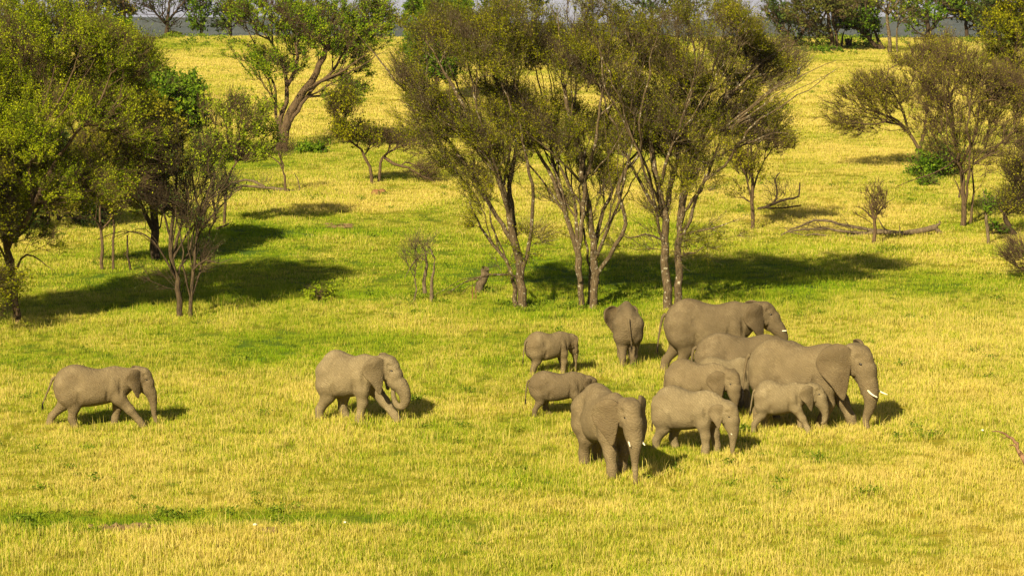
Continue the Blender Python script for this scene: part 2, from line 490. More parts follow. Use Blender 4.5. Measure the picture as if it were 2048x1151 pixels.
def twigs(base, dirs, n_each, lmin, lmax, q, spread=0.9, r=0.006):
    """short thin twigs leaving given points; returns segments"""
    B = np.repeat(base, n_each, 0); D = np.repeat(dirs, n_each, 0)
    d = D + q.normal(0, spread, D.shape); d[:, 2] += 0.22; d /= np.linalg.norm(d, axis=1)[:, None]
    l = q.uniform(lmin, lmax, len(B))
    M = B + d * l[:, None] * 0.5 + q.normal(0, 0.03, B.shape); E = B + d * l[:, None] + q.normal(0, 0.05, B.shape)
    return B, M, E

def leaves(centers, size, q, elong=1.7):
    n = len(centers)
    a = q.normal(size=(n, 3)); a /= np.linalg.norm(a, axis=1)[:, None]
    b = q.normal(size=(n, 3)); b -= (a * b).sum(1)[:, None] * a; b /= np.linalg.norm(b, axis=1)[:, None]
    s = size * q.uniform(0.6, 1.35, n)[:, None]
    V = np.stack([centers - a * s * elong * 0.5, centers + b * s * 0.5 + a * s * 0.1, centers + a * s * elong * 0.5, centers - b * s * 0.5 + a * s * 0.1], 1)
    return V.reshape(-1, 3), np.arange(n * 4).reshape(-1, 4)

tree_count = 0
def tree(base, stems, blobs, label, cat='tree', name='acacia_tree', group=None, bark=None, leaf=None, seed=1, n=600,
         tw=3, lv=3, lsize=0.06, tip=0.009, alpha=0.25, up=0.7, twl=(0.3, 0.8), expo=2.35, clump=0.66, dead=False, trunk_name='trunk', dy=0.0, thick=0.72, spread=0.42, forks=0):
    """stems: (base radius px, tip radius px, [(u, v, dy metres)...]); blobs: (u, v, ru, rv[, depth m, dy m, weight])"""
    g0 = G(*base); y0 = g0[1] + dy; s = px_per_m(y0)
    if dy: g0 = np.array([W(base[0], base[1], y0)[0], y0, float(ground_z(W(base[0], base[1], y0)[0], y0))])
    gr = Grow(seed); q = gr.q
    for r0, r1, pts in stems:
        P3 = [W(p[0], p[1], y0 + (p[2] if len(p) > 2 else 0)) for p in pts]
        if pts[0][1] >= base[1] - 14 and not dead:      # rooted stems start in the soil
            P3[0][2] = float(ground_z(P3[0][0], P3[0][1])) - 0.06
        tipf = 1.0 if dead else 0.38
        gr.stem(P3, r0 * thick / s, r1 * thick * tipf / s, jit=0.015 + 0.05 * r0 / s)
        if forks and r0 >= (4 if forks > 2 else 6) and len(pts) >= 5 and not dead:   # side stems that part from the drawn one and climb beside it
            for _ in range(forks):
                i0 = int(q.integers(1, max(2, int(len(P3) * .55)))); A = P3[i0]; rest = P3[i0 + 1:]
                ln = np.linalg.norm(P3[-1] - A); side = q.normal(0, 1, 3) * [1, 1, .25]; side *= q.uniform(.22, .48) * ln / (np.linalg.norm(side) + 1e-6)
                k_ = np.linspace(0, 1, len(rest) + 1)[1:] ** 0.9
                Q3 = [A] + [p_ + side * f_ + q.normal(0, .04, 3) * ln * .3 for p_, f_ in zip(rest, k_)]
                rr_ = r0 * (1 - i0 / len(P3)) * q.uniform(.38, .62)
                gr.stem(Q3, rr_ * thick / s, 1.6 * tipf / s, jit=0.03)
    bark = bark or bark_brown; leaf = leaf or leaf_olive
    root = link(name, None, loc=tuple(g0), label=label, cat=cat, group=group)
    term = None
    if blobs and n:
        wts = np.array([b[2] * b[3] * (b[6] if len(b) > 6 else 1) for b in blobs], float); wts /= wts.sum()
        pts = []
        for b, w in zip(blobs, wts):
            m = int(n * w * 1.0) + 1
            c = W(b[0], b[1], y0 + (b[5] if len(b) > 5 else 0)); rd = b[4] if len(b) > 4 and b[4] else b[2] / s
            k = 0; tries = 0
            while k < m:
                tries += 1
                v = q.normal(size=3); v /= np.linalg.norm(v)
                v *= q.uniform(0, 1) ** (1 / 2.6) * (0.62 + 0.75 * float(vnoise(v[0] * 2.2 + 3 * b[0], v[2] * 2.2 + v[1] * 1.1, 0.75, seed + 5)))
                p = c + v * np.array([b[2] / s, rd, b[3] / s])
                cl = vnoise(p[0] + 0.8 * p[1], p[2] * 1.2 - 0.6 * p[1], 1.0, seed)
                if cl < clump * q.uniform(0.7, 1.1) and tries < m * 6: continue
                if p[2] < ground_z(p[0], p[1]) + 0.15: p[2] = float(ground_z(p[0], p[1])) + q.uniform(0.1, 0.5)
                pts.append(p); k += 1
        term = gr.fill(np.array(pts), alpha, up)
    gr.radii(tip, expo)
    V, Fc = gr.mesh()
    off = len(V)
    if term is not None and tw:
        th = np.where((gr.r < 0.02) & (gr.gen == 1))[0]
        src = np.concatenate([term, q.choice(th, min(len(th), len(term)), replace=False)]) if len(th) else term
        D = gr.P[src] - gr.P[np.maximum(gr.par[src], 0)]; D /= np.linalg.norm(D, axis=1)[:, None] + 1e-9
        foc = g0 + np.array([0, 0, 0.22 * (gr.P[:, 2].max() - g0[2])])
        rd_ = gr.P[src] - foc; rd_ /= np.linalg.norm(rd_, axis=1)[:, None] + 1e-9
        D = 0.45 * D + 0.8 * rd_
        B, M, E = twigs(gr.P[src], D, tw, twl[0], twl[1], q, spread)
        r = np.full(len(B), tip * 0.52)
        d1 = M - B; d1 /= np.linalg.norm(d1, axis=1)[:, None] + 1e-9
        d2 = E - M; d2 /= np.linalg.norm(d2, axis=1)[:, None] + 1e-9
        v1, f1 = tubes(B, M, d1, d1, r, r * .9, 3); v2, f2 = tubes(M, E, d1, d2, r * .9, r * .5, 3)
        V = np.vstack([V, v1, v2]); Fc = np.vstack([Fc, f1 + off, f2 + off + len(v1)])
        if lv:
            C = []
            for _ in range(lv):
                f = q.uniform(0.15, 1.1, len(B))[:, None]
                C.append(B + (E - B) * f + q.normal(0, 0.032, B.shape))
            C = np.vstack(C)
            # twigs differ in how leafy they are: whole sprays bare, others dense
            den = vnoise(C[:, 0] * 1.3 + C[:, 1], C[:, 2] - 0.7 * C[:, 1], 0.55, seed + 3)
            C = C[den > q.uniform(0.28, 0.72, len(C))]
            lvv, lf = leaves(C, lsize, q)
            tint = np.repeat(np.clip(q.normal(0.5, 0.22, len(C)), 0, 1), 4)
            link('crown', mesh_from('crown', lvv - g0, lf, leaf, smooth=False, attrs={'tint': tint}), parent=root)
    me = mesh_from(trunk_name, V - g0, Fc, bark)
    link(trunk_name, me, parent=root)
    return root

exec_trees = True
GS = 'acacias standing among the grazing elephants'
# --- the three tall acacias behind the herd
tree((1043, 619), [
    (15, 6, [(1046, 619, 0), (1042, 560, 0), (1034, 500, .1), (1022, 440, 0), (1005, 380, -.3), (985, 320, -.5), (955, 255, -.6), (915, 190, -.7), (880, 130, -.8), (850, 80, -.9)]),
    (8, 3, [(1034, 619, .3), (1026, 560, .3), (1012, 520, .4), (985, 488, .5), (962, 455, .4), (948, 425, .3), (930, 385, .3)]),
    (9, 3, [(1032, 505, .1), (1026, 430, .4), (1020, 370, .6), (1030, 310, .7), (1040, 250, .8), (1030, 180, .9), (1015, 100, 1.1), (1010, 30, 1.2)]),
    (7, 2.5, [(1005, 380, -.3), (990, 300, .2), (960, 230, .5), (940, 150, .9), (930, 70, 1.2)]),
    (6, 2, [(985, 320, -.5), (940, 285, -1), (900, 250, -1.4), (860, 220, -1.6), (830, 190, -1.7)]),
    (5, 2, [(1022, 440, 0), (1000, 360, -1), (975, 280, -1.5), (950, 200, -1.8), (960, 110, -1.9)]),
    (4, 1.2, [(1030, 552, 0), (1005, 548, -.3), (970, 550, -.5), (935, 560, -.6), (910, 575, -.7), (885, 590, -.8)]),
    ], [(900, 130, 110, 105, 2.6), (850, 250, 60, 55, 1.6), (1000, 110, 90, 110, 2.6), (930, 270, 95, 80, 2.2), (1010, 300, 60, 90, 1.6), (965, 390, 45, 60, 1.0, 0, .5), (1075, 478, 30, 22, .7, 0, .7), (1030, 510, 40, 50, .8, 0, .25), (835, 130, 45, 60, 1.2, 0, .7)],
    'left acacia of the tall three behind the herd, forked stems leaning left', group=GS, bark=bark_pale, leaf=leaf_olive, seed=11, n=2000, tw=4, lv=13, lsize=.031, thick=.64, forks=3)
tree((1175, 617), [
    (10, 5, [(1163, 615, -.2), (1160, 560, -.2), (1150, 490, 0), (1133, 430, 0), (1112, 375, .2), (1085, 320, .3), (1050, 260, .4), (1015, 200, .6), (985, 150, .8)]),
    (13, 6, [(1186, 617, 0), (1190, 560, 0), (1186, 500, 0), (1180, 440, 0), (1168, 370, -.2), (1160, 310, -.3), (1140, 250, -.4), (1130, 180, -.4), (1120, 100, -.5), (1115, 30, -.5)]),
    (9, 4, [(1178, 612, .5), (1182, 540, .5), (1192, 480, .5), (1208, 420, .6), (1228, 370, .7), (1250, 330, .8), (1280, 300, .9), (1300, 262, 1.0), (1315, 210, 1.0)]),
    (8, 3, [(1160, 560, -.4), (1158, 500, -.4), (1165, 430, -.5), (1172, 360, -.7), (1190, 290, -.9), (1200, 210, -1.1), (1215, 130, -1.3), (1225, 50, -1.4)]),
    (7, 2.5, [(1133, 430, 0), (1110, 340, .8), (1095, 260, 1.2), (1080, 180, 1.5), (1060, 100, 1.7)]),
    (6, 2, [(1190, 520, 0), (1215, 460, -.5), (1240, 400, -1), (1250, 350, -1.3), (1262, 290, -1.6), (1275, 220, -1.8)]),
    (5, 2, [(1168, 370, -.2), (1130, 330, -1), (1085, 290, -1.5), (1040, 255, -1.9)]),
    ], [(1110, 120, 120, 115, 2.8), (1210, 110, 100, 110, 2.6), (1060, 250, 90, 80, 2.0), (1160, 270, 110, 90, 2.4), (1250, 240, 70, 90, 2.0), (1200, 360, 60, 60, 1.4, 0, .5), (1180, 450, 50, 60, .9, 0, .15), (1120, 380, 50, 45, 1.2, 0, .35)],
    'middle acacia of the tall three behind the herd, thick split trunk', group=GS, bark=bark_pale, leaf=leaf_olive, seed=12, n=2175, tw=4, lv=13, lsize=.031, thick=.64, forks=3)
tree((1342, 618), [
    (15, 6, [(1336, 618, 0), (1332, 560, 0), (1328, 500, 0), (1330, 440, 0), (1318, 380, -.1), (1306, 320, -.2), (1295, 250, -.3), (1280, 180, -.4), (1265, 110, -.4), (1250, 40, -.5)]),
    (13, 5, [(1354, 610, .2), (1358, 550, .2), (1356, 490, .2), (1362, 430, .2), (1376, 370, .2), (1392, 310, .2), (1420, 250, .1), (1450, 200, 0), (1490, 160, -.1), (1530, 120, -.2), (1570, 95, -.2)]),
    (9, 4, [(1330, 450, 0), (1340, 380, .4), (1358, 310, .5), (1366, 240, .6), (1370, 170, .8), (1360, 100, 1.0), (1350, 30, 1.1)]),
    (8, 3, [(1358, 450, .2), (1366, 370, .7), (1376, 290, 1.0), (1400, 210, 1.2), (1430, 130, 1.3), (1450, 50, 1.4)]),
    (6, 2.5, [(1376, 370, .2), (1410, 330, -.3), (1450, 305, -.6), (1500, 285, -.8), (1550, 265, -.9), (1580, 268, -1)]),
    (6, 2, [(1392, 310, .2), (1430, 270, -.7), (1480, 230, -1.2), (1530, 190, -1.6), (1580, 150, -1.8)]),
    (6, 2, [(1318, 380, -.1), (1340, 300, -1), (1370, 220, -1.5), (1400, 130, -1.8), (1420, 50, -2)]),
    (5, 1.2, [(1358, 512, .2), (1378, 505, -.3), (1400, 500, -.6), (1425, 485, -.8)]),
    (4, 1.2, [(1362, 470, .2), (1400, 462, -.4), (1450, 450, -.6), (1490, 432, -.8)]),
    (4, 1.2, [(1326, 480, 0), (1290, 470, -.5), (1255, 475, -.8), (1225, 460, -1)]),
    ], [(1350, 110, 130, 110, 2.9), (1470, 110, 105, 90, 2.5), (1545, 130, 55, 60, 1.6), (1320, 250, 90, 90, 2.2), (1430, 240, 100, 75, 2.2), (1520, 250, 60, 35, 1.3, 0, .8), (1380, 340, 70, 60, 1.5, 0, .45), (1380, 500, 50, 40, .9, 0, .35), (1310, 400, 50, 60, 1.1, 0, .3), (1440, 460, 60, 25, .8, 0, .2), (1270, 480, 50, 40, .8, 0, .2)],
    'right acacia of the tall three behind the herd, branches sweeping up to the right', group=GS, bark=bark_pale, leaf=leaf_olive, seed=13, n=2522, tw=4, lv=13, lsize=.031, thick=.64, forks=3)

# --- left side
tree((32, 648), [
    (11, 7, [(34, 650, 0), (30, 600, 0), (26, 550, 0), (15, 500, -.2), (8, 460, -.4), (4, 400, -.5), (-4, 330, -.5), (-10, 240, -.6), (0, 150, -.6)]),
    (8, 5, [(15, 500, -.2), (22, 470, -.6), (48, 450, -.9), (66, 410, -1.1), (90, 360, -1.3), (120, 310, -1.5), (150, 270, -1.6), (190, 220, -1.7), (220, 150, -1.6)]),
    (7, 4, [(22, 470, -.6), (20, 420, 0), (26, 350, .5), (50, 270, .8), (70, 180, 1), (85, 90, 1)]),
    (6, 3, [(66, 410, -1.1), (60, 330, -1.5), (90, 250, -2), (130, 180, -2.2), (160, 100, -2.2)]),
    (5, 2, [(4, 400, -.5), (-50, 340, -.8), (-90, 260, -1), (-110, 180, -1)]),
    (4, 1.3, [(26, 545, 0), (52, 510, -.8), (80, 520, -1.2), (110, 540, -1.4)]),
    ], [(40, 110, 150, 100, 3.0), (190, 120, 110, 90, 2.6), (-60, 220, 100, 120, 2.4), (90, 260, 120, 95, 2.8), (200, 250, 95, 75, 2.2), (40, 380, 100, 70, 2.0), (160, 360, 100, 60, 1.8), (235, 310, 80, 65, 1.9), (245, 170, 60, 60, 1.6), (60, 470, 70, 40, 1.2, 0, .35), (15, 570, 40, 50, .8, 0, .3)],
    'large dense olive acacia at the left edge with dark leaning trunk', bark=bark_brown, leaf=leaf_mat('leaves_yellow_green', (0.08, 0.13, 0.005), (0.22, 0.28, 0.007), (0.46, 0.48, 0.018)), seed=21, n=3900, tw=4, lv=17, lsize=.036, clump=.5, forks=2)
tree((370, 636), [
    (9, 4, [(360, 634, 0), (358, 600, 0), (353, 560, 0), (345, 520, .1), (342, 480, .1), (345, 430, 0), (352, 370, 0), (358, 310, 0)]),
    (6, 3, [(381, 638, -.1), (382, 600, -.1), (386, 540, -.1), (392, 480, 0), (396, 420, .1), (385, 350, .1), (392, 300, .2)]),
    (4, 1.5, [(353, 560, 0), (340, 535, -.3), (320, 500, -.5), (295, 470, -.6), (262, 462, -.7), (215, 478, -.8)]),
    (5, 1.5, [(345, 520, .1), (360, 460, .3), (375, 400, .4), (372, 340, .5), (366, 290, .5)]),
    (4, 1.5, [(392, 480, 0), (405, 430, -.3), (420, 400, -.4), (440, 380, -.5), (460, 350, -.5)]),
    (4, 1.5, [(342, 480, .1), (325, 420, -.2), (318, 360, -.3), (300, 310, -.4)]),
    (3.5, 1.2, [(386, 540, -.1), (410, 520, -.3), (440, 528, -.4), (470, 512, -.5)]),
    ], [(350, 350, 65, 90, 1.3), (400, 400, 50, 70, 1.1), (315, 400, 40, 60, .9, 0, .7), (380, 520, 60, 30, .8, 0, .35), (330, 560, 40, 20, .6, 0, .3)],
    'small blackish twiggy tree with two pale trunks in the left shade', name='twiggy_tree', bark=bark_mat('bark_black_twigs', (0.03, 0.022, 0.014), (0.13, 0.09, 0.05)), leaf=leaf_dark, seed=22, forks=3, n=420, tw=4, lv=2, lsize=.05, tip=.013)
tree((205, 540), [
    (5, 3, [(205, 542, 0), (204, 500, 0), (202, 460, 0), (200, 420, 0), (205, 360, 0), (210, 300, 0)]),
    (3, 1.3, [(202, 460, 0), (190, 440, -.3), (170, 410, -.5), (150, 380, -.6)]),
    ], [(200, 370, 75, 60, 1.6), (140, 400, 50, 40, 1.2, 0, .6), (215, 300, 70, 50, 1.4)], 'slim straight sapling, leftmost of the two thin trunks at the shade edge', name='sapling', group='two thin trunks at the edge of the left shade',
    bark=bark_brown, leaf=leaf_brown, seed=23, n=620, tw=4, lv=5, lsize=.06)
tree((227, 540), [
    (4.2, 2.5, [(227, 541, 0), (226, 500, 0), (228, 460, 0), (226, 420, 0), (236, 360, 0), (245, 300, 0)]),
    ], [(255, 380, 55, 50, 1.4), (265, 320, 55, 50, 1.4)], 'slim straight sapling, second from the left of the thin trunks at the shade edge', name='sapling', group='two thin trunks at the edge of the left shade',
    bark=bark_brown, leaf=leaf_brown, seed=24, n=420, tw=4, lv=5, lsize=.06)
tree((312, 518), [
    (13, 9, [(313, 520, 0), (309, 470, 0), (306, 420, 0), (310, 360, 0), (318, 300, 0), (325, 240, 0)]),
    (7, 3, [(309, 470, 0), (290, 430, -.5), (270, 380, -.8), (250, 320, -1)]),
    ], [(300, 300, 80, 70, 2.4), (260, 240, 70, 60, 2.2), (300, 400, 50, 50, 1.5, 0, .6)], 'thick dark trunked tree standing behind the small blackish tree', bark=bark_dark, leaf=leaf_brown, seed=25, n=1500, tw=4, lv=6, lsize=.075)
tree((338, 330), [
    (9, 5, [(338, 332, 0), (336, 290, 0), (340, 240, 0), (342, 200, 0), (338, 170, 0)]),
    ], [(346, 200, 56, 50, 2.4), (310, 250, 50, 40, 2.2), (372, 235, 32, 34, 1.6)], 'rounded bright green leafy tree behind the left acacias', name='leafy_tree', bark=bark_brown, leaf=leaf_green, seed=26, n=900, tw=4, lv=7, lsize=.11, clump=.3)
tree((270, 215), [
    (6, 3, [(270, 217, 0), (268, 180, 0), (275, 140, 0), (278, 100, 0)]),
    (3, 1, [(268, 180, 0), (295, 150, 0), (320, 135, 0), (332, 120, 0)]),
    ], [(270, 120, 34, 32, 2.2), (232, 90, 44, 45, 2.4), (292, 140, 18, 18, 1.2)], 'bright green bushy tree high on the left hillside', name='leafy_tree', bark=bark_brown, leaf=leaf_green, seed=27, n=620, tw=4, lv=6, lsize=.12, clump=.3)
tree((96, 455), [
    (7, 4, [(98, 457, 0), (96, 420, 0), (104, 380, 0), (110, 330, 0), (120, 280, 0)]),
    (5, 3, [(116, 440, .2), (120, 400, .2), (112, 350, .2), (96, 300, .2)]),
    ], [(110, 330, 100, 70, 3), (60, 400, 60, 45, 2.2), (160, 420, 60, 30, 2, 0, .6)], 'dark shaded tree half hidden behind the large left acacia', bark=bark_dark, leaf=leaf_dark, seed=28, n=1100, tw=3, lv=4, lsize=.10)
tree((445, 450), [
    (4.5, 2.5, [(449, 452, 0), (450, 410, 0), (455, 370, 0), (463, 340, 0), (482, 312, 0), (500, 300, 0), (520, 285, 0)]),
    (4, 2, [(431, 458, .3), (430, 420, .3), (426, 395, .3), (428, 350, .3), (420, 300, .3), (430, 250, .3)]),
    (3, 1.5, [(455, 370, 0), (450, 320, .3), (455, 260, .5), (450, 215, .5)]),
    (2.6, 1.2, [(482, 312, 0), (478, 270, -.4), (490, 230, -.6)]),
    ], [(455, 250, 60, 50, 2.0), (500, 285, 50, 40, 1.6), (420, 310, 40, 60, 1.4), (520, 240, 20, 26, 1, 0, .5), (530, 300, 30, 25, 1.2, 0, .6)],
    'airy yellow green tree with two thin crooked trunks left of the big forked tree', name='airy_tree', bark=bark_brown, leaf=leaf_fresh, seed=29, n=420, tw=3, lv=7, lsize=.07, tip=.014)
# --- forked tree on the hillside
tree((567, 303), [
    (15, 8, [(566, 303, 0), (567, 275, 0), (574, 250, 0), (584, 220, 0), (602, 190, 0), (625, 160, 0), (640, 130, 0), (652, 100, 0), (660, 60, 0), (672, 20, 0)]),
    (9, 5, [(557, 300, .4), (558, 262, .4), (562, 235, .4), (572, 205, .4), (575, 170, .4), (566, 130, .4), (552, 100, .4), (530, 70, .4)]),
    (6, 3, [(575, 170, .4), (590, 140, .6), (595, 100, .8), (590, 50, 1)]),
    (6, 3, [(602, 190, 0), (625, 172, -.8), (650, 160, -1.5), (690, 140, -2), (730, 110, -2.4)]),
    (7, 3, [(652, 100, 0), (690, 70, .5), (730, 45, .8), (770, 25, 1)]),
    (6, 3, [(652, 100, 0), (630, 60, -1), (600, 20, -1.5)]),
    ], [(560, 60, 100, 70, 3.4), (680, 50, 105, 65, 3.6), (750, 30, 60, 45, 2.4), (500, 30, 65, 45, 2.6), (700, 110, 45, 50, 2.2), (560, 130, 60, 35, 2.4), (700, 165, 38, 55, 1.8, 0, .8), (660, 180, 30, 25, 1.2, 0, .4), (545, 190, 28, 40, 1.2, 0, .18)],
    'big acacia on the hillside with a trunk forked low into two', bark=bark_brown, leaf=leaf_mat('leaves_mixed', (0.08, 0.17, 0.006), (0.19, 0.30, 0.010), (0.38, 0.40, 0.02)), seed=31, n=1500, tw=4, lv=10, lsize=.065, forks=1, thick=.72, tip=.014)
tree((571, 386), [
    (4, 2, [(571, 388, 0), (568, 350, 0), (561, 330, 0), (548, 318, 0), (520, 300, 0)]),
    (3, 1.3, [(566, 345, 0), (563, 320, 0), (555, 300, 0), (552, 290, 0)]),
    ], [(520, 300, 35, 15, .9), (565, 300, 25, 20, .8)], 'small bent sapling in front of the forked tree', name='sapling', bark=bark_brown, leaf=leaf_olive, seed=32, n=90, tw=3, lv=1, lsize=.06)
tree((745, 368), [
    (5, 3, [(744, 369, 0), (740, 335, 0), (727, 312, 0), (722, 298, 0), (700, 282, 0), (680, 270, 0)]),
    (3, 1.5, [(727, 312, 0), (740, 290, .3), (748, 265, .4)]),
    (3, 1.5, [(722, 298, 0), (700, 280, .5), (690, 250, .6), (692, 220, .6)]),
    ], [(700, 270, 38, 22, 1.4), (735, 280, 30, 25, 1.2), (690, 215, 30, 30, 1.1)], 'small leaning tree, left one of the pair on the middle slope', name='small_tree', group='pair of small trees on the middle slope', bark=bark_brown, leaf=leaf_olive, seed=33, n=420, tw=3, lv=3, lsize=.075)
tree((757, 365), [
    (5, 3, [(757, 366, 0), (760, 340, 0), (765, 315, 0), (790, 298, 0), (820, 290, 0), (850, 285, 0)]),
    (5, 2.5, [(768, 314, 0), (790, 328, -.3), (815, 335, -.5), (845, 352, -.6), (868, 362, -.6)]),
    (3, 1.5, [(790, 298, 0), (800, 280, .3), (815, 268, .5)]),
    ], [(830, 285, 62, 26, 1.6), (790, 275, 30, 16, 1), (838, 345, 42, 26, 1.2, 0, 1.2)], 'small tree with a snapped drooping branch, right one of the pair on the middle slope', name='small_tree', group='pair of small trees on the middle slope', bark=bark_brown, leaf=leaf_brown, seed=34, n=330, tw=3, lv=1, lsize=.06)
tree((868, 200), [
    (9, 5, [(868, 202, 0), (872, 160, 0), (868, 120, 0), (872, 80, 0), (870, 40, 0)]),
    (5, 3, [(868, 120, 0), (895, 90, 0), (910, 50, 0)]),
    ], [(865, 50, 48, 50, 3.4), (910, 30, 32, 36, 2.6), (840, 100, 32, 35, 2.2), (880, 130, 30, 36, 2.2), (855, 10, 40, 25, 2.4)], 'tall bright green leafy tree behind the crown of the left acacia', name='leafy_tree', bark=bark_brown, leaf=leaf_green, seed=35, n=1300, tw=4, lv=7, lsize=.13, clump=.3)
# --- right side
tree((1505, 460), [
    (6, 3, [(1505, 462, 0), (1505, 420, 0), (1504, 385, 0), (1503, 340, 0), (1502, 290, 0), (1500, 230, 0)]),
    (3.2, 1.5, [(1504, 390, 0), (1515, 350, .4), (1530, 320, .5), (1550, 290, .6), (1570, 272, .6)]),
    (3, 1.5, [(1504, 400, 0), (1490, 350, -.5), (1470, 300, -.8), (1450, 280, -1)]),
    (3, 1.3, [(1504, 405, 0), (1488, 395, .3), (1470, 380, .4)]),
    ], [(1510, 250, 65, 55, 2.0), (1500, 320, 38, 50, 1.2, 0, .8), (1550, 285, 40, 22, 1.2), (1480, 385, 30, 18, .8, 0, .3)],
    'slender straight trunked tree behind and right of the tall acacias', name='slender_tree', bark=bark_brown, leaf=leaf_brown, seed=41, n=600, tw=3, lv=4, lsize=.065)
tree((1580, 420), [
    (4.5, 2, [(1515, 418, 0), (1545, 408, 0), (1575, 398, 0), (1597, 392, 0), (1600, 365, 0)]),
    (3.5, 1.5, [(1545, 408, 0), (1555, 385, .4), (1550, 360, .5), (1560, 345, .5)]),
    (3, 1.5, [(1530, 415, 0), (1565, 416, -.4), (1605, 410, -.6)]),
    ], [(1558, 378, 44, 28, 1.4), (1575, 408, 40, 12, 1)], 'dark fallen bare branch beside the slender tree', cat='dead branch', name='fallen_branch', bark=bark_dark, seed=42, n=60, tw=2, lv=0, dead=True, trunk_name='branch')
tree((1748, 488), [
    (6, 4, [(1748, 490, 0), (1749, 470, 0), (1750, 450, 0), (1747, 432, 0), (1744, 415, 0), (1745, 395, 0)]),
    (3, 1, [(1750, 440, 0), (1735, 425, -.2), (1722, 415, -.3), (1705, 412, -.3)]),
    (3, 1, [(1750, 440, 0), (1760, 420, .1), (1775, 405, .1), (1790, 395, .1)]),
    ], [(1743, 402, 34, 38, .75), (1740, 425, 28, 18, .6)], 'small round leafless thorn tree standing in front of the fallen log', name='thorn_tree', cat='tree', bark=bark_mat('bark_thorn', (0.06, 0.038, 0.022), (0.17, 0.11, 0.055)), leaf=leaf_brown, seed=43, n=130, tw=3, lv=1, lsize=.035, tip=.013, twl=(.12, .35))
tree((1750, 470), [
    (9, 4, [(1872, 454, 0), (1850, 460, 0), (1820, 465, 0), (1795, 467, 0), (1765, 463, 0), (1735, 466, 0), (1700, 470, 0)]),
    (5, 2, [(1790, 465, 0), (1750, 460, .2), (1700, 452, .3), (1660, 443, .3), (1630, 441, .3), (1600, 452, .3), (1575, 462, .2)]),
    (4, 2, [(1735, 466, 0), (1690, 462, -.2), (1640, 458, -.3), (1590, 459, -.3), (1560, 470, -.3)]),
    (4, 1.5, [(1740, 468, 0), (1690, 473, -.4), (1650, 471, -.5), (1610, 470, -.5), (1575, 465, -.5)]),
    (2.5, 1, [(1775, 463, 0), (1765, 450, 0), (1755, 435, 0)]),
    (2, 1, [(1800, 463, 0), (1799, 455, 0), (1798, 448, 0)]),
    (2, 1, [(1660, 443, .3), (1652, 440, .4), (1648, 436, .4)]),
    (7, 3, [(1872, 458, 0), (1880, 462, 0), (1884, 466, 0)]),
    (5, 1.5, [(1872, 454, 0), (1879, 448, 0), (1880, 441, 0)]),
    ], [(1620, 458, 60, 14, .9), (1700, 470, 40, 12, .8)], 'long fallen dead tree lying in the grass with torn root end', cat='fallen tree', name='fallen_tree', bark=bark_dead, seed=44, n=60, tw=1, lv=0, dead=True, tip=.014)
tree((1843, 340), [
    (6, 4, [(1846, 342, 0), (1842, 315, 0), (1834, 290, 0), (1820, 268, 0), (1805, 250, 0), (1785, 235, 0), (1750, 225, 0), (1715, 215, 0)]),
    (5, 3, [(1838, 305, 0), (1846, 275, .3), (1850, 240, .4), (1855, 190, .4), (1860, 130, .4)]),
    (4, 2, [(1820, 268, 0), (1800, 210, -.6), (1770, 165, -1), (1740, 140, -1.2)]),
    (3.5, 2, [(1805, 250, 0), (1770, 245, -1), (1730, 248, -1.5), (1690, 238, -1.8)]),
    ], [(1760, 200, 90, 55, 2.6), (1700, 220, 55, 40, 2.0), (1830, 150, 70, 60, 2.4), (1740, 250, 60, 25, 1.6, 0, .7), (1870, 110, 50, 45, 2.2)],
    'bare brownish umbrella shaped acacia leaning left on the right slope', bark=bark_brown, leaf=leaf_brown, seed=45, n=850, tw=4, lv=4, lsize=.05, forks=2, tip=.014)
tree((1925, 452), [
    (8, 5, [(1925, 454, 0), (1928, 420, 0), (1926, 380, 0), (1922, 340, 0), (1915, 310, 0), (1908, 270, 0), (1900, 200, 0), (1895, 140, 0)]),
    (4, 3, [(1940, 452, .4), (1942, 420, .4), (1948, 385, .4), (1944, 340, .4), (1950, 290, .4)]),
    (5, 3, [(1922, 330, 0), (1935, 300, -.4), (1950, 270, -.6), (1958, 220, -.8), (1965, 150, -.8)]),
    (3.5, 2, [(1928, 345, 0), (1960, 320, -.8), (2000, 300, -1.2), (2040, 290, -1.4)]),
    (3.2, 1.5, [(1918, 395, .3), (1917, 375, .3), (1905, 350, .3)]),
    (2.6, 1, [(1912, 318, -.1), (1880, 340, -.6), (1850, 352, -.9), (1810, 365, -1.1), (1782, 378, -1.2)]),
    ], [(1930, 160, 90, 75, 2.4), (1900, 250, 75, 60, 1.9), (1990, 210, 70, 80, 2.2), (2010, 290, 55, 40, 1.6), (1960, 330, 50, 25, 1.2, 0, .5), (1870, 200, 40, 60, 1.5), (2040, 160, 50, 70, 1.8)],
    'tall pale trunked acacia at the right edge behind the fallen tree', bark=bark_brown, leaf=leaf_brown, seed=46, n=1150, tw=4, lv=5, lsize=.04, forks=2, tip=.013)
tree((2010, 470), [
    (9, 5, [(2032, 462, 0), (2018, 450, 0), (2010, 435, 0), (2015, 420, 0), (2030, 410, 0), (2045, 395, 0)]),
    (5, 2, [(2012, 432, 0), (2002, 420, .3), (1996, 410, .3)]),
    ], [(2035, 400, 45, 40, 1.4), (2040, 340, 40, 50, 1.5)], 'gnarled low thorn bush at the right edge', name='thorn_bush', cat='bush', bark=bark_dark, leaf=leaf_brown, seed=47, n=420, tw=3, lv=2, lsize=.05)
tree((2062, 560), [(4, 2, [(2066, 562, 0), (2060, 530, 0), (2055, 500, 0)])], [(2050, 505, 42, 38, 1.2)], 'leafless grey bush cut off by the right edge', name='bare_bush', cat='bush', bark=bark_brown, seed=48, n=160, tw=3, lv=0, tip=.012)
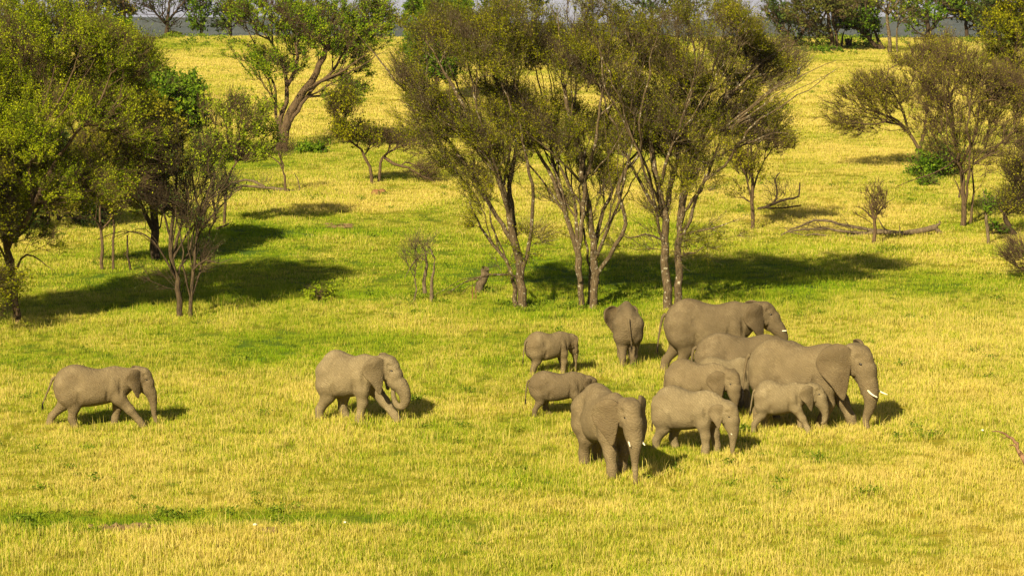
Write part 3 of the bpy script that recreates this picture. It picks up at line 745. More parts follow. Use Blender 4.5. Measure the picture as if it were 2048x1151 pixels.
tree((1880, 352), [
    (4, 2, [(1885, 354, 0), (1880, 330, 0), (1872, 310, 0), (1870, 290, 0)]),
    (4, 2, [(1868, 356, 0), (1872, 330, 0), (1886, 305, 0)]),
    ], [(1885, 318, 38, 32, 1.8), (1860, 340, 34, 16, 1.4)], 'green leafy bush at the foot of the umbrella shaped acacia', name='leafy_bush', cat='bush', bark=bark_dark, leaf=leaf_green, seed=49, n=350, tw=3, lv=3, lsize=.10)
tree((2035, 215), [
    (7, 4, [(2040, 217, 0), (2035, 170, 0), (2030, 120, 0), (2035, 60, 0)]),
    (5, 3, [(2035, 150, 0), (2010, 110, 0), (1990, 70, 0)]),
    ], [(2020, 80, 60, 60, 3.2), (2050, 30, 60, 50, 3), (2040, 160, 50, 40, 2.4, 0, .7)], 'large olive tree behind the right edge acacia', bark=bark_brown, leaf=leaf_olive, seed=50, n=900, tw=4, lv=4, lsize=.10)
# --- trees along the skyline
HZ = 'trees along the skyline'
def sky_tree(u, v, stems, blobs, label, leaf, bark=bark_dark, n=500, lv=4, lsize=.15, seed=60, name='skyline_tree', tw=3, dy=0):
    tree((u, v), stems, blobs, label, name=name, group=HZ, bark=bark, leaf=leaf, n=n, lv=lv, lsize=lsize, seed=seed, tw=tw, tip=.022, twl=(.3, .8), dy=dy)
sky_tree(333, 66, [(7, 4, [(333, 68, 0), (334, 45, 0), (338, 20, 0), (340, -10, 0)]), (4, 2, [(334, 50, 0), (315, 30, 0), (295, 5, 0)]), (4, 2, [(335, 40, 0), (355, 20, 0), (372, -5, 0)])],
         [(335, -5, 75, 40, 5), (290, 12, 35, 25, 3), (372, 5, 30, 25, 3), (335, 50, 30, 15, 2.5)], 'dark spreading tree on the left part of the skyline', leaf_dark, n=420, lv=1, seed=61)
sky_tree(243, 85, [(6, 4, [(243, 88, 0), (247, 60, 0), (249, 30, 0), (246, 0, 0), (240, -30, 0)]), (3, 2, [(247, 50, 0), (262, 30, 0), (272, 5, 0)])],
         [(245, 10, 32, 40, 3), (225, -10, 30, 30, 3)], 'thin brownish tree on the skyline above the left acacia crowns', leaf_brown, bark_brown, n=300, lv=2, seed=62)
sky_tree(402, 66, [(5, 3, [(402, 68, 0), (402, 40, 0), (400, 0, 0)])], [(402, 20, 24, 42, 3), (405, -15, 28, 25, 3), (403, 52, 22, 12, 2)], 'upright green tree on the skyline right of the dark spreading one', leaf_green, n=280, lv=4, seed=63)
sky_tree(170, 90, [(6, 4, [(172, 92, 0), (176, 50, 0), (180, 0, 0)]), (5, 3, [(200, 90, 0), (192, 50, 0), (198, 0, 0)])], [(180, 0, 45, 40, 4), (140, 10, 40, 40, 4)], 'bluish green skyline tree above the left acacia', leaf_dark, n=450, lv=4, seed=64)
sky_tree(50, 100, [(5, 3, [(50, 100, 0), (48, 50, 0), (50, 0, 0)])], [(45, 20, 70, 50, 5), (-10, 30, 60, 50, 4)], 'reddish brown twiggy tree at the far left skyline', leaf_brown, bark_brown, n=500, lv=1, seed=65)
sky_tree(1665, 102, [(7, 4, [(1666, 104, 0), (1664, 75, 0), (1658, 50, 0), (1655, 20, 0), (1650, -20, 0)]), (5, 3, [(1674, 103, .3), (1672, 70, .3), (1666, 40, .3), (1675, 0, .3)])],
         [(1630, 15, 60, 38, 4), (1680, 10, 40, 35, 4), (1650, 60, 26, 20, 2, 0, .5)], 'double trunked skyline tree right of the tall acacias', leaf_mat('leaves_sky_olive', (0.07, 0.09, 0.02), (0.12, 0.13, 0.025), (0.20, 0.19, 0.04)), bark_brown, n=650, seed=66)
sky_tree(1600, 95, [(5, 3, [(1580, 90, 0), (1600, 70, 0), (1615, 50, 0), (1630, 30, 0)]), (4, 2, [(1612, 55, 0), (1600, 75, 0), (1580, 84, 0), (1560, 76, 0)]), (3, 2, [(1614, 40, 0), (1622, 65, 0), (1640, 88, 0)]), (3, 2, [(1614, 40, 0), (1618, 70, 0), (1625, 90, 0)])],
         [(1590, 40, 55, 35, 4), (1570, 15, 50, 30, 4), (1600, 78, 38, 14, 2, 0, .6)], 'broken sprawling tree with hanging dead branches on the skyline', leaf_dark, bark_brown, n=450, lv=3, seed=67)
sky_tree(1755, 100, [(7, 5, [(1762, 102, 0), (1742, 82, 0), (1728, 68, 0), (1712, 58, 0), (1695, 50, 0)]), (5, 4, [(1742, 82, 0), (1730, 55, .5), (1724, 30, .5), (1708, 0, .5), (1700, -20, .5)])],
         [(1710, 45, 35, 18, 3), (1740, 55, 20, 20, 2)], 'leaning mossy tree bent to the left on the skyline', leaf_green, bark_dark, n=240, lv=4, seed=68)
sky_tree(1765, 100, [(6, 4, [(1768, 103, 0), (1756, 80, .3), (1748, 60, .3), (1738, 50, .3)])], [(1742, 48, 20, 18, 2)], 'short leaning trunk just right of the mossy skyline tree', leaf_green, bark_dark, n=90, lv=4, seed=69)
sky_tree(1779, 106, [(6, 4, [(1780, 108, 0), (1779, 70, 0), (1774, 40, 0), (1776, 15, 0), (1790, -20, 0)]), (4, 2, [(1776, 30, 0), (1755, 10, 0), (1740, -10, 0)]), (3, 2, [(1795, 100, .5), (1794, 60, .5), (1800, 20, .5)])],
         [(1770, -10, 60, 30, 4, 0, .7), (1810, 10, 40, 35, 4)], 'pale straight trunked skyline tree right of the mossy leaning one', leaf_fresh, bark_pale, n=330, lv=2, seed=70)
sky_tree(1690, 98, [(4, 2.5, [(1683, 98, 0), (1685, 75, 0), (1690, 60, 0)])], [(1695, 45, 26, 18, 2.5)], 'small bright green tree between the skyline trunks', leaf_green, n=160, lv=5, seed=71)
sky_tree(1855, 80, [(7, 4, [(1855, 84, 0), (1856, 50, 0), (1853, 15, 0), (1850, -20, 0)])], [(1850, 20, 60, 40, 5), (1910, 15, 50, 30, 4), (1880, -5, 60, 25, 4)], 'wide green skyline tree right of the pale trunked one', leaf_green, n=600, lv=5, seed=72)
sky_tree(2000, 90, [(6, 4, [(2000, 92, 0), (1998, 50, 0), (1996, 0, 0)])], [(2000, 15, 50, 35, 5), (1975, 50, 30, 25, 3)], 'dark green skyline tree near the right edge', leaf_dark, n=450, lv=4, seed=73)
sky_tree(1010, 75, [(6, 4, [(1010, 78, 0), (1008, 40, 0), (1012, 0, 0)])], [(1005, 15, 50, 32, 5), (1060, 5, 40, 28, 4)], 'dark green skyline tree behind the tall acacia crowns', leaf_dark, n=350, lv=4, seed=74)
sky_tree(1300, 70, [(6, 4, [(1300, 74, 0), (1304, 40, 0), (1300, 0, 0)])], [(1295, 20, 60, 32, 5), (1370, 15, 45, 28, 4)], 'shadowed skyline tree seen through the right acacia crown', leaf_dark, n=350, lv=4, seed=75)

sky_tree(1935, 78, [(6, 4, [(1935, 82, 0), (1932, 50, 0), (1936, 10, 0)])], [(1935, 15, 45, 30, 4), (1965, 35, 30, 25, 3)], 'spreading olive skyline tree left of the dark one near the right edge', leaf_olive, n=380, lv=5, seed=76)
sky_tree(1730, 70, [(6, 4, [(1732, 74, -4), (1734, 40, -4), (1730, 0, -4)])], [(1735, 10, 50, 26, 4), (1700, 5, 40, 24, 4)], 'hazy dark skyline tree behind the mossy leaning trunk', leaf_dark, n=380, lv=5, seed=77, dy=6)
sky_tree(462, 66, [(5, 3, [(462, 70, 0), (460, 40, 0), (458, 5, 0)])], [(460, 25, 28, 30, 3), (452, 50, 26, 12, 2)], 'small dark skyline tree left of the forked hillside tree crown', leaf_dark, n=200, lv=5, seed=78)
tree((-125, 672), [
    (11, 6, [(-125, 674, 0), (-120, 600, 0), (-130, 520, 0), (-120, 440, 0), (-110, 360, 0), (-100, 280, 0)]),
    (6, 3, [(-120, 600, 0), (-90, 560, -.4), (-60, 540, -.6), (-20, 545, -.7)]),
    ], [(-110, 330, 120, 110, 2.8), (-60, 450, 70, 70, 1.8), (-15, 570, 42, 42, .9, 0, .5), (-170, 430, 90, 80, 2.4)],
    'dark twiggy acacia mostly beyond the left edge, its outer twigs entering the frame', bark=bark_dark, leaf=leaf_olive, seed=91, n=2200, tw=4, lv=7, lsize=.05, forks=1)

# ------------------------------------------------------------------ elephants: one continuous skin per animal, polygonised from a blended volume
def skin_mat(name, base, dust):
    t = NT(name)
    p = t.objco()
    n = t.noise(p, 1.6, 5, 0.6); fine = t.noise(p, 14, 4, 0.6)
    c = t.ramp(n, [(0.30, tuple(v * 0.78 for v in base)), (0.55, base), (0.75, dust)])
    c = t.mix(t.maprange(fine, 0.38, 0.62, 0.0, 0.28), c, tuple(v * 0.6 for v in base))
    patch = t.noise(p, 2.6, 4, 0.6, 0.6)
    c = t.mix(t.maprange(patch, 0.52, 0.66, 0.0, 0.35), c, (base[0] * 0.62, base[1] * 0.57, base[2] * 0.52))
    # skin folds: two crossing, wandering families of creases
    def folds(rot, scale, distort, seed):
        mp = t.node('ShaderNodeMapping'); mp.inputs['Rotation'].default_value = rot; mp.inputs['Location'].default_value = (seed, 0, 0); t.l.new(p, mp.inputs[0])
        w = t.node('ShaderNodeTexWave'); w.wave_type = 'BANDS'; w.inputs['Scale'].default_value = scale
        w.inputs['Distortion'].default_value = distort; w.inputs['Detail'].default_value = 3; w.inputs['Detail Scale'].default_value = 1.6
        t.l.new(mp.outputs[0], w.inputs[0]); return w.outputs['Fac']
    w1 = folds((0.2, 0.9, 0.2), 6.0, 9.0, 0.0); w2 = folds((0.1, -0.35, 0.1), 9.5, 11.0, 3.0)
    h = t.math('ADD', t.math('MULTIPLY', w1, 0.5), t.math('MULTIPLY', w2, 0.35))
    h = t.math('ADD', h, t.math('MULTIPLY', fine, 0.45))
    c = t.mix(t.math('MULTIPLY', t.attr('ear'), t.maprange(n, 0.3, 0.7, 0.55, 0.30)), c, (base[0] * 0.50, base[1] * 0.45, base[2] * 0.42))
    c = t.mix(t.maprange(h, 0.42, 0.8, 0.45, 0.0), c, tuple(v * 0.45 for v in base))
    nb = t.bump(h, 0.75, 0.021)
    nb = t.bump(t.noise(p, 4.5, 3), 0.35, 0.08, nb)
    return t.finish(t.principled(c, 0.85, nb, 0.12))
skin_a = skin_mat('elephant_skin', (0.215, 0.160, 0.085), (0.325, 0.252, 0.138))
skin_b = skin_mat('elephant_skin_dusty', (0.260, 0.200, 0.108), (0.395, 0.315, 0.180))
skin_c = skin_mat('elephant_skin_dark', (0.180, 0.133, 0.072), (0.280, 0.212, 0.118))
t = NT('tusk_ivory'); ivory = t.finish(t.principled(t.ramp(t.noise(t.objco(), 6, 3), [(0.3, (0.66, 0.56, 0.36)), (0.7, (0.82, 0.76, 0.58))]), 0.4, None, 0.4))
t = NT('eye_dark'); eye_mat = t.finish(t.principled((0.012, 0.008, 0.005), 0.25, None, 0.5))
t = NT('tail_hair'); hair_mat = t.finish(t.principled((0.02, 0.015, 0.01), 0.8, None, 0.1))

def smin(a, b, k):
    h = np.clip(0.5 + 0.5 * (b - a) / k, 0, 1)
    return b + (a - b) * h - k * h * (1 - h)

def surface_nets(F, org, h):
    nx, ny, nz = F.shape
    s = F < 0
    cnt = np.zeros((nx - 1, ny - 1, nz - 1), np.float32); acc = np.zeros((3, nx - 1, ny - 1, nz - 1), np.float32)
    corner = lambda A, c: A[c[0]:nx - 1 + c[0], c[1]:ny - 1 + c[1], c[2]:nz - 1 + c[2]]
    cs = [(i, j, k) for i in (0, 1) for j in (0, 1) for k in (0, 1)]
    S0 = sum(corner(s, c).astype(np.int8) for c in cs)
    act = (S0 > 0) & (S0 < 8)
    ia = np.where(act)
    m = len(ia[0]); P = np.zeros((m, 3)); C = np.zeros(m)
    for a in range(3):
        for c in cs:
            if c[a] == 1: continue
            c2 = list(c); c2[a] = 1
            fa = F[ia[0] + c[0], ia[1] + c[1], ia[2] + c[2]]; fb = F[ia[0] + c2[0], ia[1] + c2[1], ia[2] + c2[2]]
            x = (fa < 0) != (fb < 0)
            t_ = np.where(x, fa / (fa - fb + 1e-12), 0)
            for d in range(3):
                P[:, d] += np.where(x, c[d] + (t_ if d == a else 0), 0)
            C += x
    P /= C[:, None]
    V = (np.stack(ia, 1) + P) * h + org
    idx = np.full(act.shape, -1, np.int64); idx[act] = np.arange(m)
    faces = []
    for a in range(3):
        b, c = (a + 1) % 3, (a + 2) % 3
        sl0 = [slice(1, -1)] * 3; sl1 = [slice(1, -1)] * 3
        sl0[a] = slice(0, -1); sl1[a] = slice(1, None)
        s0 = s[tuple(sl0)]; s1 = s[tuple(sl1)]
        x = np.where(s0 != s1)
        i = [x[0].copy(), x[1].copy(), x[2].copy()]
        for d in (b, c): i[d] = i[d] + 1
        def cell(db, dc):
            j = [i[0], i[1], i[2]]; j[b] = j[b] + db; j[c] = j[c] + dc
            return idx[j[0], j[1], j[2]]
        q = np.stack([cell(-1, -1), cell(0, -1), cell(0, 0), cell(-1, 0)], 1)
        fl = s1[x]
        q[fl] = q[fl][:, ::-1]
        faces.append(q[(q >= 0).all(1)])
    return V, np.concatenate(faces)

def interp(x, xs, ys):
    # monotone-ish smooth interpolation through profile points
    xs = np.asarray(xs); ys = np.asarray(ys)
    m = np.gradient(ys, xs); i = np.clip(np.searchsorted(xs, x) - 1, 0, len(xs) - 2)
    h = xs[i + 1] - xs[i]; t_ = np.clip((x - xs[i]) / h, 0, 1)
    return (2 * t_ ** 3 - 3 * t_ ** 2 + 1) * ys[i] + (t_ ** 3 - 2 * t_ ** 2 + t_) * h * m[i] + (-2 * t_ ** 3 + 3 * t_ ** 2) * ys[i + 1] + (t_ ** 3 - t_ ** 2) * h * m[i + 1]

def catmull(pts, m=6):
    pts = np.asarray(pts, float); E = np.vstack([2 * pts[0] - pts[1], pts, 2 * pts[-1] - pts[-2]]); out = []
    for i in range(1, len(E) - 2):
        for k in range(m):
            f = k / m
            out.append(0.5 * (2 * E[i] + (E[i + 1] - E[i - 1]) * f + (2 * E[i - 1] - 5 * E[i] + 4 * E[i + 1] - E[i + 2]) * f * f + (3 * E[i] - E[i - 1] - 3 * E[i + 1] + E[i + 2]) * f ** 3))
    out.append(pts[-1]); return np.array(out)

EAR = np.array([(0.0, .05), (.05, .085), (.12, .095), (.19, .075), (.25, .03), (.285, -.04), (.28, -.11), (.25, -.165), (.20, -.215), (.15, -.27), (.10, -.335), (.06, -.375), (.03, -.37), (.012, -.31), (0.0, -.22), (-.01, -.11), (-.01, -.03)])

def elephant_volume(p, h):
    xr = (-0.86, 1.32); yr = (-0.47, 0.47); zr = (-0.05, 1.12)
    if p.get('xr'): xr = p['xr']
    gxs = np.arange(xr[0], xr[1], h, dtype=np.float32); gys = np.arange(yr[0], yr[1], h, dtype=np.float32); gzs = np.arange(zr[0], zr[1], h, dtype=np.float32)
    X_, Y_, Z_ = gxs[:, None, None], gys[None, :, None], gzs[None, None, :]
    L = p.get('length', 1.0); Wd = p.get('width', 1.0)
    xs = np.array([-.63, -.60, -.54, -.45, -.33, -.20, -.05, .10, .24, .36, .46, .55, .62]) * L
    T = [.70, .80, .895, .955, .99, .985, .95, .93, .955, .965, .935, .885, .82]
    if p.get('hump'): T = [v + p['hump'] * math.exp(-((x_ / L + .30) / .16) ** 2) for v, x_ in zip(T, xs)]
    B = [.62, .50, .41, .36, .33, .325, .328, .348, .378, .41, .45, .51, .60]
    Wp = [.04, .13, .20, .245, .275, .30, .312, .295, .255, .21, .165, .13, .05]
    bz = p.get('belly', 0.0)
    x1 = gxs.astype(float)
    Tn = interp(x1, xs, np.array(T)); Bn = interp(x1, xs, np.array(B) + bz); Wn = interp(x1, xs, np.array(Wp) * Wd)
    zc = ((Tn + Bn) / 2)[:, None, None]; rz = np.maximum((Tn - Bn) / 2, .02)[:, None, None]; ry = np.maximum(Wn, .02)[:, None, None]
    dz = (Z_ - zc) / rz; dy_ = Y_ / ry
    # widest below the middle, narrow along the spine
    dy_ = dy_ * (1 + 0.16 * np.clip(dz, -1, 1.2))
    rho = (np.abs(dy_) ** 2.15 + np.abs(dz) ** 2.15) ** (1 / 2.15)
    F = ((rho - 1) * np.minimum(ry, rz)).astype(np.float32)
    ex = np.maximum(np.maximum(xs[0] - x1, x1 - xs[-1]), 0)[:, None, None]
    F = np.where(ex > 0, np.sqrt(np.maximum(F, 0) ** 2 + ex ** 2), F).astype(np.float32)

    E = np.ones(F.shape, np.float32)
    def box(lo, hi, pad):
        a = [max(0, int((lo[d] - pad - o) / h)) for d, o in enumerate((xr[0], yr[0], zr[0]))]
        b = [min(n_, int((hi[d] + pad - o) / h) + 2) for d, (o, n_) in enumerate(((xr[0], len(gxs)), (yr[0], len(gys)), (zr[0], len(gzs))))]
        return tuple(slice(a[d], max(b[d], a[d] + 1)) for d in range(3))
    def cone(A, Bp, ra, rb, k=0.05, sy=1.0):
        A = np.asarray(A, float); Bp = np.asarray(Bp, float); r = max(ra, rb)
        sl = box(np.minimum(A, Bp), np.maximum(A, Bp), r / min(sy, 1) + k + .02)
        x, y, z = X_[sl[0]], Y_[:, sl[1]], Z_[:, :, sl[2]]
        d = Bp - A; dd = (d ** 2).sum() + 1e-12
        t_ = np.clip(((x - A[0]) * d[0] + (y - A[1]) * d[1] + (z - A[2]) * d[2]) / dd, 0, 1)
        q = np.sqrt((x - A[0] - t_ * d[0]) ** 2 + ((y - A[1] - t_ * d[1]) * sy) ** 2 + (z - A[2] - t_ * d[2]) ** 2) - (ra + (rb - ra) * t_)
        F[sl] = smin(F[sl], q.astype(np.float32), k)
    def chain(P_, R_, k=0.05, sy=1.0):
        for i in range(len(P_) - 1): cone(P_[i], P_[i + 1], R_[i], R_[i + 1], k, sy)

    lk = p.get('leg', 1.0)
    # legs: front L/R, hind L/R as foot x offset; L is y>0
    for side, fx in ((1, p['fl']), (-1, p['fr'])):
        sx = .37 * L; y0 = side * .135 * Wd; yf = side * .13 * Wd
        dx = fx - sx
        bend = p.get('fb_l' if side > 0 else 'fb_r', 0.0); lift = p.get('lift_l' if side > 0 else 'lift_r', 0.0)
        K = np.array([sx + dx * .50 + .025 - abs(dx) * .03 + bend, yf, .285]); An = np.array([sx + dx * .86 + bend * .3 + (0.015 if dx > 0 else 0.0), yf, .10 + lift]); Ft = np.array([sx + dx * 1.0, yf, .03 + lift])
        chain([(sx - .02, y0 * .85, .62), (sx + dx * .12, y0, .47), K, An, Ft], [.14 * lk, .108 * lk, .070 * lk, .053 * lk, .064 * lk], .045)
    for side, fx in ((1, p['hl']), (-1, p['hr'])):
        sx = -.40 * L; y0 = side * .14 * Wd; yf = side * .135 * Wd; dx = fx - sx
        K = np.array([sx + dx * .42 + .055, yf, .345]); H_ = np.array([sx + dx * .80 - .02, yf, .15]); Ft = np.array([sx + dx, yf, .03])
        chain([(sx - .0, y0 * .8, .68), (sx + dx * .15 + .01, y0, .50), K, H_, Ft], [.19, .155 * lk, .094 * lk, .056 * lk, .063 * lk], .05)
    # head
    hx, hz = p.get('head', (.70, .80)); yaw = math.radians(p.get('yaw', 0)); pit = math.radians(p.get('pitch', 0) + 10); hs = p.get('hs', 1.0)
    R = np.array(Matrix.Rotation(yaw, 3, 'Z') @ Matrix.Rotation(pit, 3, 'Y'))
    Ryaw = np.array(Matrix.Rotation(yaw, 3, 'Z'))
    Re = np.array(Matrix.Rotation(yaw, 3, 'Z') @ Matrix.Rotation(pit * .35, 3, 'Y'))
    piv = np.array([.56 * L, 0, 0.76]); ho = Ryaw @ (np.array([hx, 0, hz]) - piv * [1, 0, 1]) + piv
    Hf = lambda a, b, c: ho + R @ (np.array([a, b, c]) * hs)
    cone((.44 * L, 0, .72), ho - Ryaw @ np.array([.02, 0, .02]), .175, .132 * hs, .06)
    cone((.50 * L, 0, .83), Hf(-.02, 0, .02), .09, .11 * hs, .06)
    for sd in (1, -1):
        cone(Hf(-.03, sd * .045, .055), Hf(.045, sd * .04, .06), .095 * hs, .088 * hs, .035)      # domed crown
        cone(Hf(.03, sd * .055, -.02), Hf(.115, sd * .04, -.09), .080 * hs, .066 * hs, .035)     # temples and cheeks
        cone(Hf(.085, sd * .082, .015), Hf(.12, sd * .072, -.005), .026 * hs, .024 * hs, .03)    # brow ridge
        cone(Hf(-.01, sd * .075, -.07), Hf(.04, sd * .065, -.13), .065 * hs, .05 * hs, .04)      # jaw muscle
        cone(Hf(.125, sd * .045, -.12), Hf(.185, sd * .06, -.205), .042 * hs, .034 * hs, .02)    # tusk sheath
    cone(Hf(.075, 0, .055), Hf(.115, 0, .0), .082 * hs, .082 * hs, .035)
    cone(Hf(.10, 0, .02), Hf(.150, 0, -.10), .082 * hs, .084 * hs, .04)
    cone(Hf(.01, 0, -.13), Hf(.095, 0, -.225), .065 * hs, .036 * hs, .03)                        # lower jaw
    cone(Hf(.095, 0, -.225), Hf(.125, 0, -.235), .030 * hs, .016 * hs, .02)
    # trunk, given in the head's own heading
    tr = p['trunk']; tp = np.array([(a[0], a[2] if len(a) > 2 else 0.0, a[1]) for a in tr], float) * hs
    tp = np.vstack([R @ (np.array([.14, 0, -.09]) * hs), R @ (np.array([.165, 0, -.17]) * hs), (Ryaw @ tp.T).T])
    tp = catmull(tp + ho, 5); n_ = len(tp)
    f = np.linspace(0, 1, n_); rr = (.087 * (1 - f) ** 1.25 + .026 + .012 * np.exp(-((f - .3) / .2) ** 2)) * hs * p.get('tk', 1.0)
    rr = rr * (1 + .035 * np.sin(np.arange(n_) * 2.6))
    chain(tp, rr, .008)
    # ears
    fl = math.radians(p.get('flare', 24) + 13); es = p.get('es', 1.0) * hs
    for sd in (1, -1):
        f_ = fl + math.radians(p.get('flare_l' if sd > 0 else 'flare_r', 0))
        o_ = Hf(.005, sd * .118, .045)
        u = Re @ np.array([-math.cos(f_), sd * math.sin(f_), 0]); v = Re @ np.array([-.06, -sd * .06, 1.0]); v = v - u * (v @ u); v /= np.linalg.norm(v)
        w = np.cross(u, v)
        if w @ (Re @ np.array([0, sd, 0])) < 0: w = -w
        poly = catmull(np.vstack([EAR, EAR[:1]]) * es, 3)[:-1]
        corners = np.array([o_ + u * a + v * b for a, b in poly])
        sl = box(corners.min(0), corners.max(0), .07)
        x, y, z = X_[sl[0]] - o_[0], Y_[:, sl[1]] - o_[1], Z_[:, :, sl[2]] - o_[2]
        U = x * u[0] + y * u[1] + z * u[2]; Vv = x * v[0] + y * v[1] + z * v[2]; Wq = x * w[0] + y * w[1] + z * w[2]
        near = np.abs(Wq) < .12
        Un, Vn, Wn_ = U[near], Vv[near], Wq[near]
        d2 = np.full(Un.shape, 9.0); ins = np.zeros(Un.shape, bool)
        for i in range(len(poly)):
            a, b = poly[i], poly[(i + 1) % len(poly)]; e = b - a
            t_ = np.clip(((Un - a[0]) * e[0] + (Vn - a[1]) * e[1]) / (e @ e + 1e-12), 0, 1)
            d2 = np.minimum(d2, (Un - a[0] - t_ * e[0]) ** 2 + (Vn - a[1] - t_ * e[1]) ** 2)
            cr = (a[1] > Vn) != (b[1] > Vn)
            ins ^= cr & (Un < (b[0] - a[0]) * (Vn - a[1]) / (b[1] - a[1] + 1e-12) + a[0])
        dp = np.sqrt(d2) * np.where(ins, -1, 1)
        curve = es * (.030 * np.sin(np.clip(Un / (.28 * es), 0, 1) * math.pi) - .012 * np.clip(Un / (.28 * es) - .55, 0, 1) ** 1.5 + .012 * np.sin(Vn / es * 26 + 1.0) * np.clip(Un / (.28 * es), 0, 1)
                      - .05 * np.exp(-((Vn / es - .10) / .05) ** 2) * np.clip(Un / (.2 * es), 0, 1))
        th = .0135 * es
        q = np.full(U.shape, .2, np.float32)
        da = dp + th; db = np.abs(Wn_ - curve) - th
        q[near] = (np.minimum(np.maximum(da, db), 0) + np.sqrt(np.maximum(da, 0) ** 2 + np.maximum(db, 0) ** 2) - th * .35).astype(np.float32)
        F[sl] = smin(F[sl], q, .005)
        E[sl] = np.minimum(E[sl], q)
    def dent(c, r, dpt):
        c = np.asarray(c, float); sl = box(c - r, c + r, 0.0)
        q = ((X_[sl[0]] - c[0]) / r[0]) ** 2 + ((Y_[:, sl[1]] - c[1]) / r[1]) ** 2 + ((Z_[:, :, sl[2]] - c[2]) / r[2]) ** 2
        F[sl] += (dpt * np.clip(1 - q, 0, 1) ** 2).astype(np.float32)
    for sd in (1, -1):
        wy = .27 * Wd
        dent((-.20 * L, sd * wy, .74), np.array([.10, .12, .14]), .030)      # hollow in front of the hip
        dent((-.20 * L, sd * wy, .50), np.array([.06, .14, .16]), .022)      # stifle fold
        dent((.44 * L, sd * .20 * Wd, .66), np.array([.05, .12, .20]), .022) # behind the ear
        dent((.24 * L, sd * wy, .50), np.array([.045, .12, .18]), .026)      # elbow crease
        dent((-.34 * L, sd * .21 * Wd, .86), np.array([.10, .08, .07]), -.022)   # hip bone
        dent((.33 * L, sd * .23 * Wd, .72), np.array([.07, .08, .20]), -.016)    # shoulder blade
        dent(Hf(.075, sd * .115, .035), np.array([.045, .045, .045]) * hs, .016) # temple
        dent(Hf(.118, sd * .105, -.03), np.array([.028, .03, .024]) * hs, .012)  # eye socket
    # soft unevenness: spine, ribs and shoulder blade hollows
    F = F + (0.006 * np.sin(X_ * 9 + 1.0) * np.sin(Z_ * 8) * np.cos(Y_ * 6)).astype(np.float32)
    F = np.maximum(F, -(Z_ - (zr[0] + 1.5 * h)))
    V, Q = surface_nets(F, np.array([xr[0], yr[0], zr[0]]), h)
    vi = np.clip(((V - np.array([xr[0], yr[0], zr[0]])) / h + .5).astype(int), 0, np.array(F.shape) - 1)
    info = dict(Hf=Hf, R=R, hs=hs, L=L, ear=np.clip(1 - E[vi[:, 0], vi[:, 1], vi[:, 2]] / (1.3 * h), 0, 1))
    return V, Q, info

def tube_path(P_, R_, sides=7):
    P_ = np.asarray(P_, float); D = np.gradient(P_, axis=0); D /= np.linalg.norm(D, axis=1)[:, None] + 1e-9
    V, Fq = tubes(P_[:-1], P_[1:], D[:-1], D[1:], np.asarray(R_[:-1], float), np.asarray(R_[1:], float), sides)
    return V, Fq

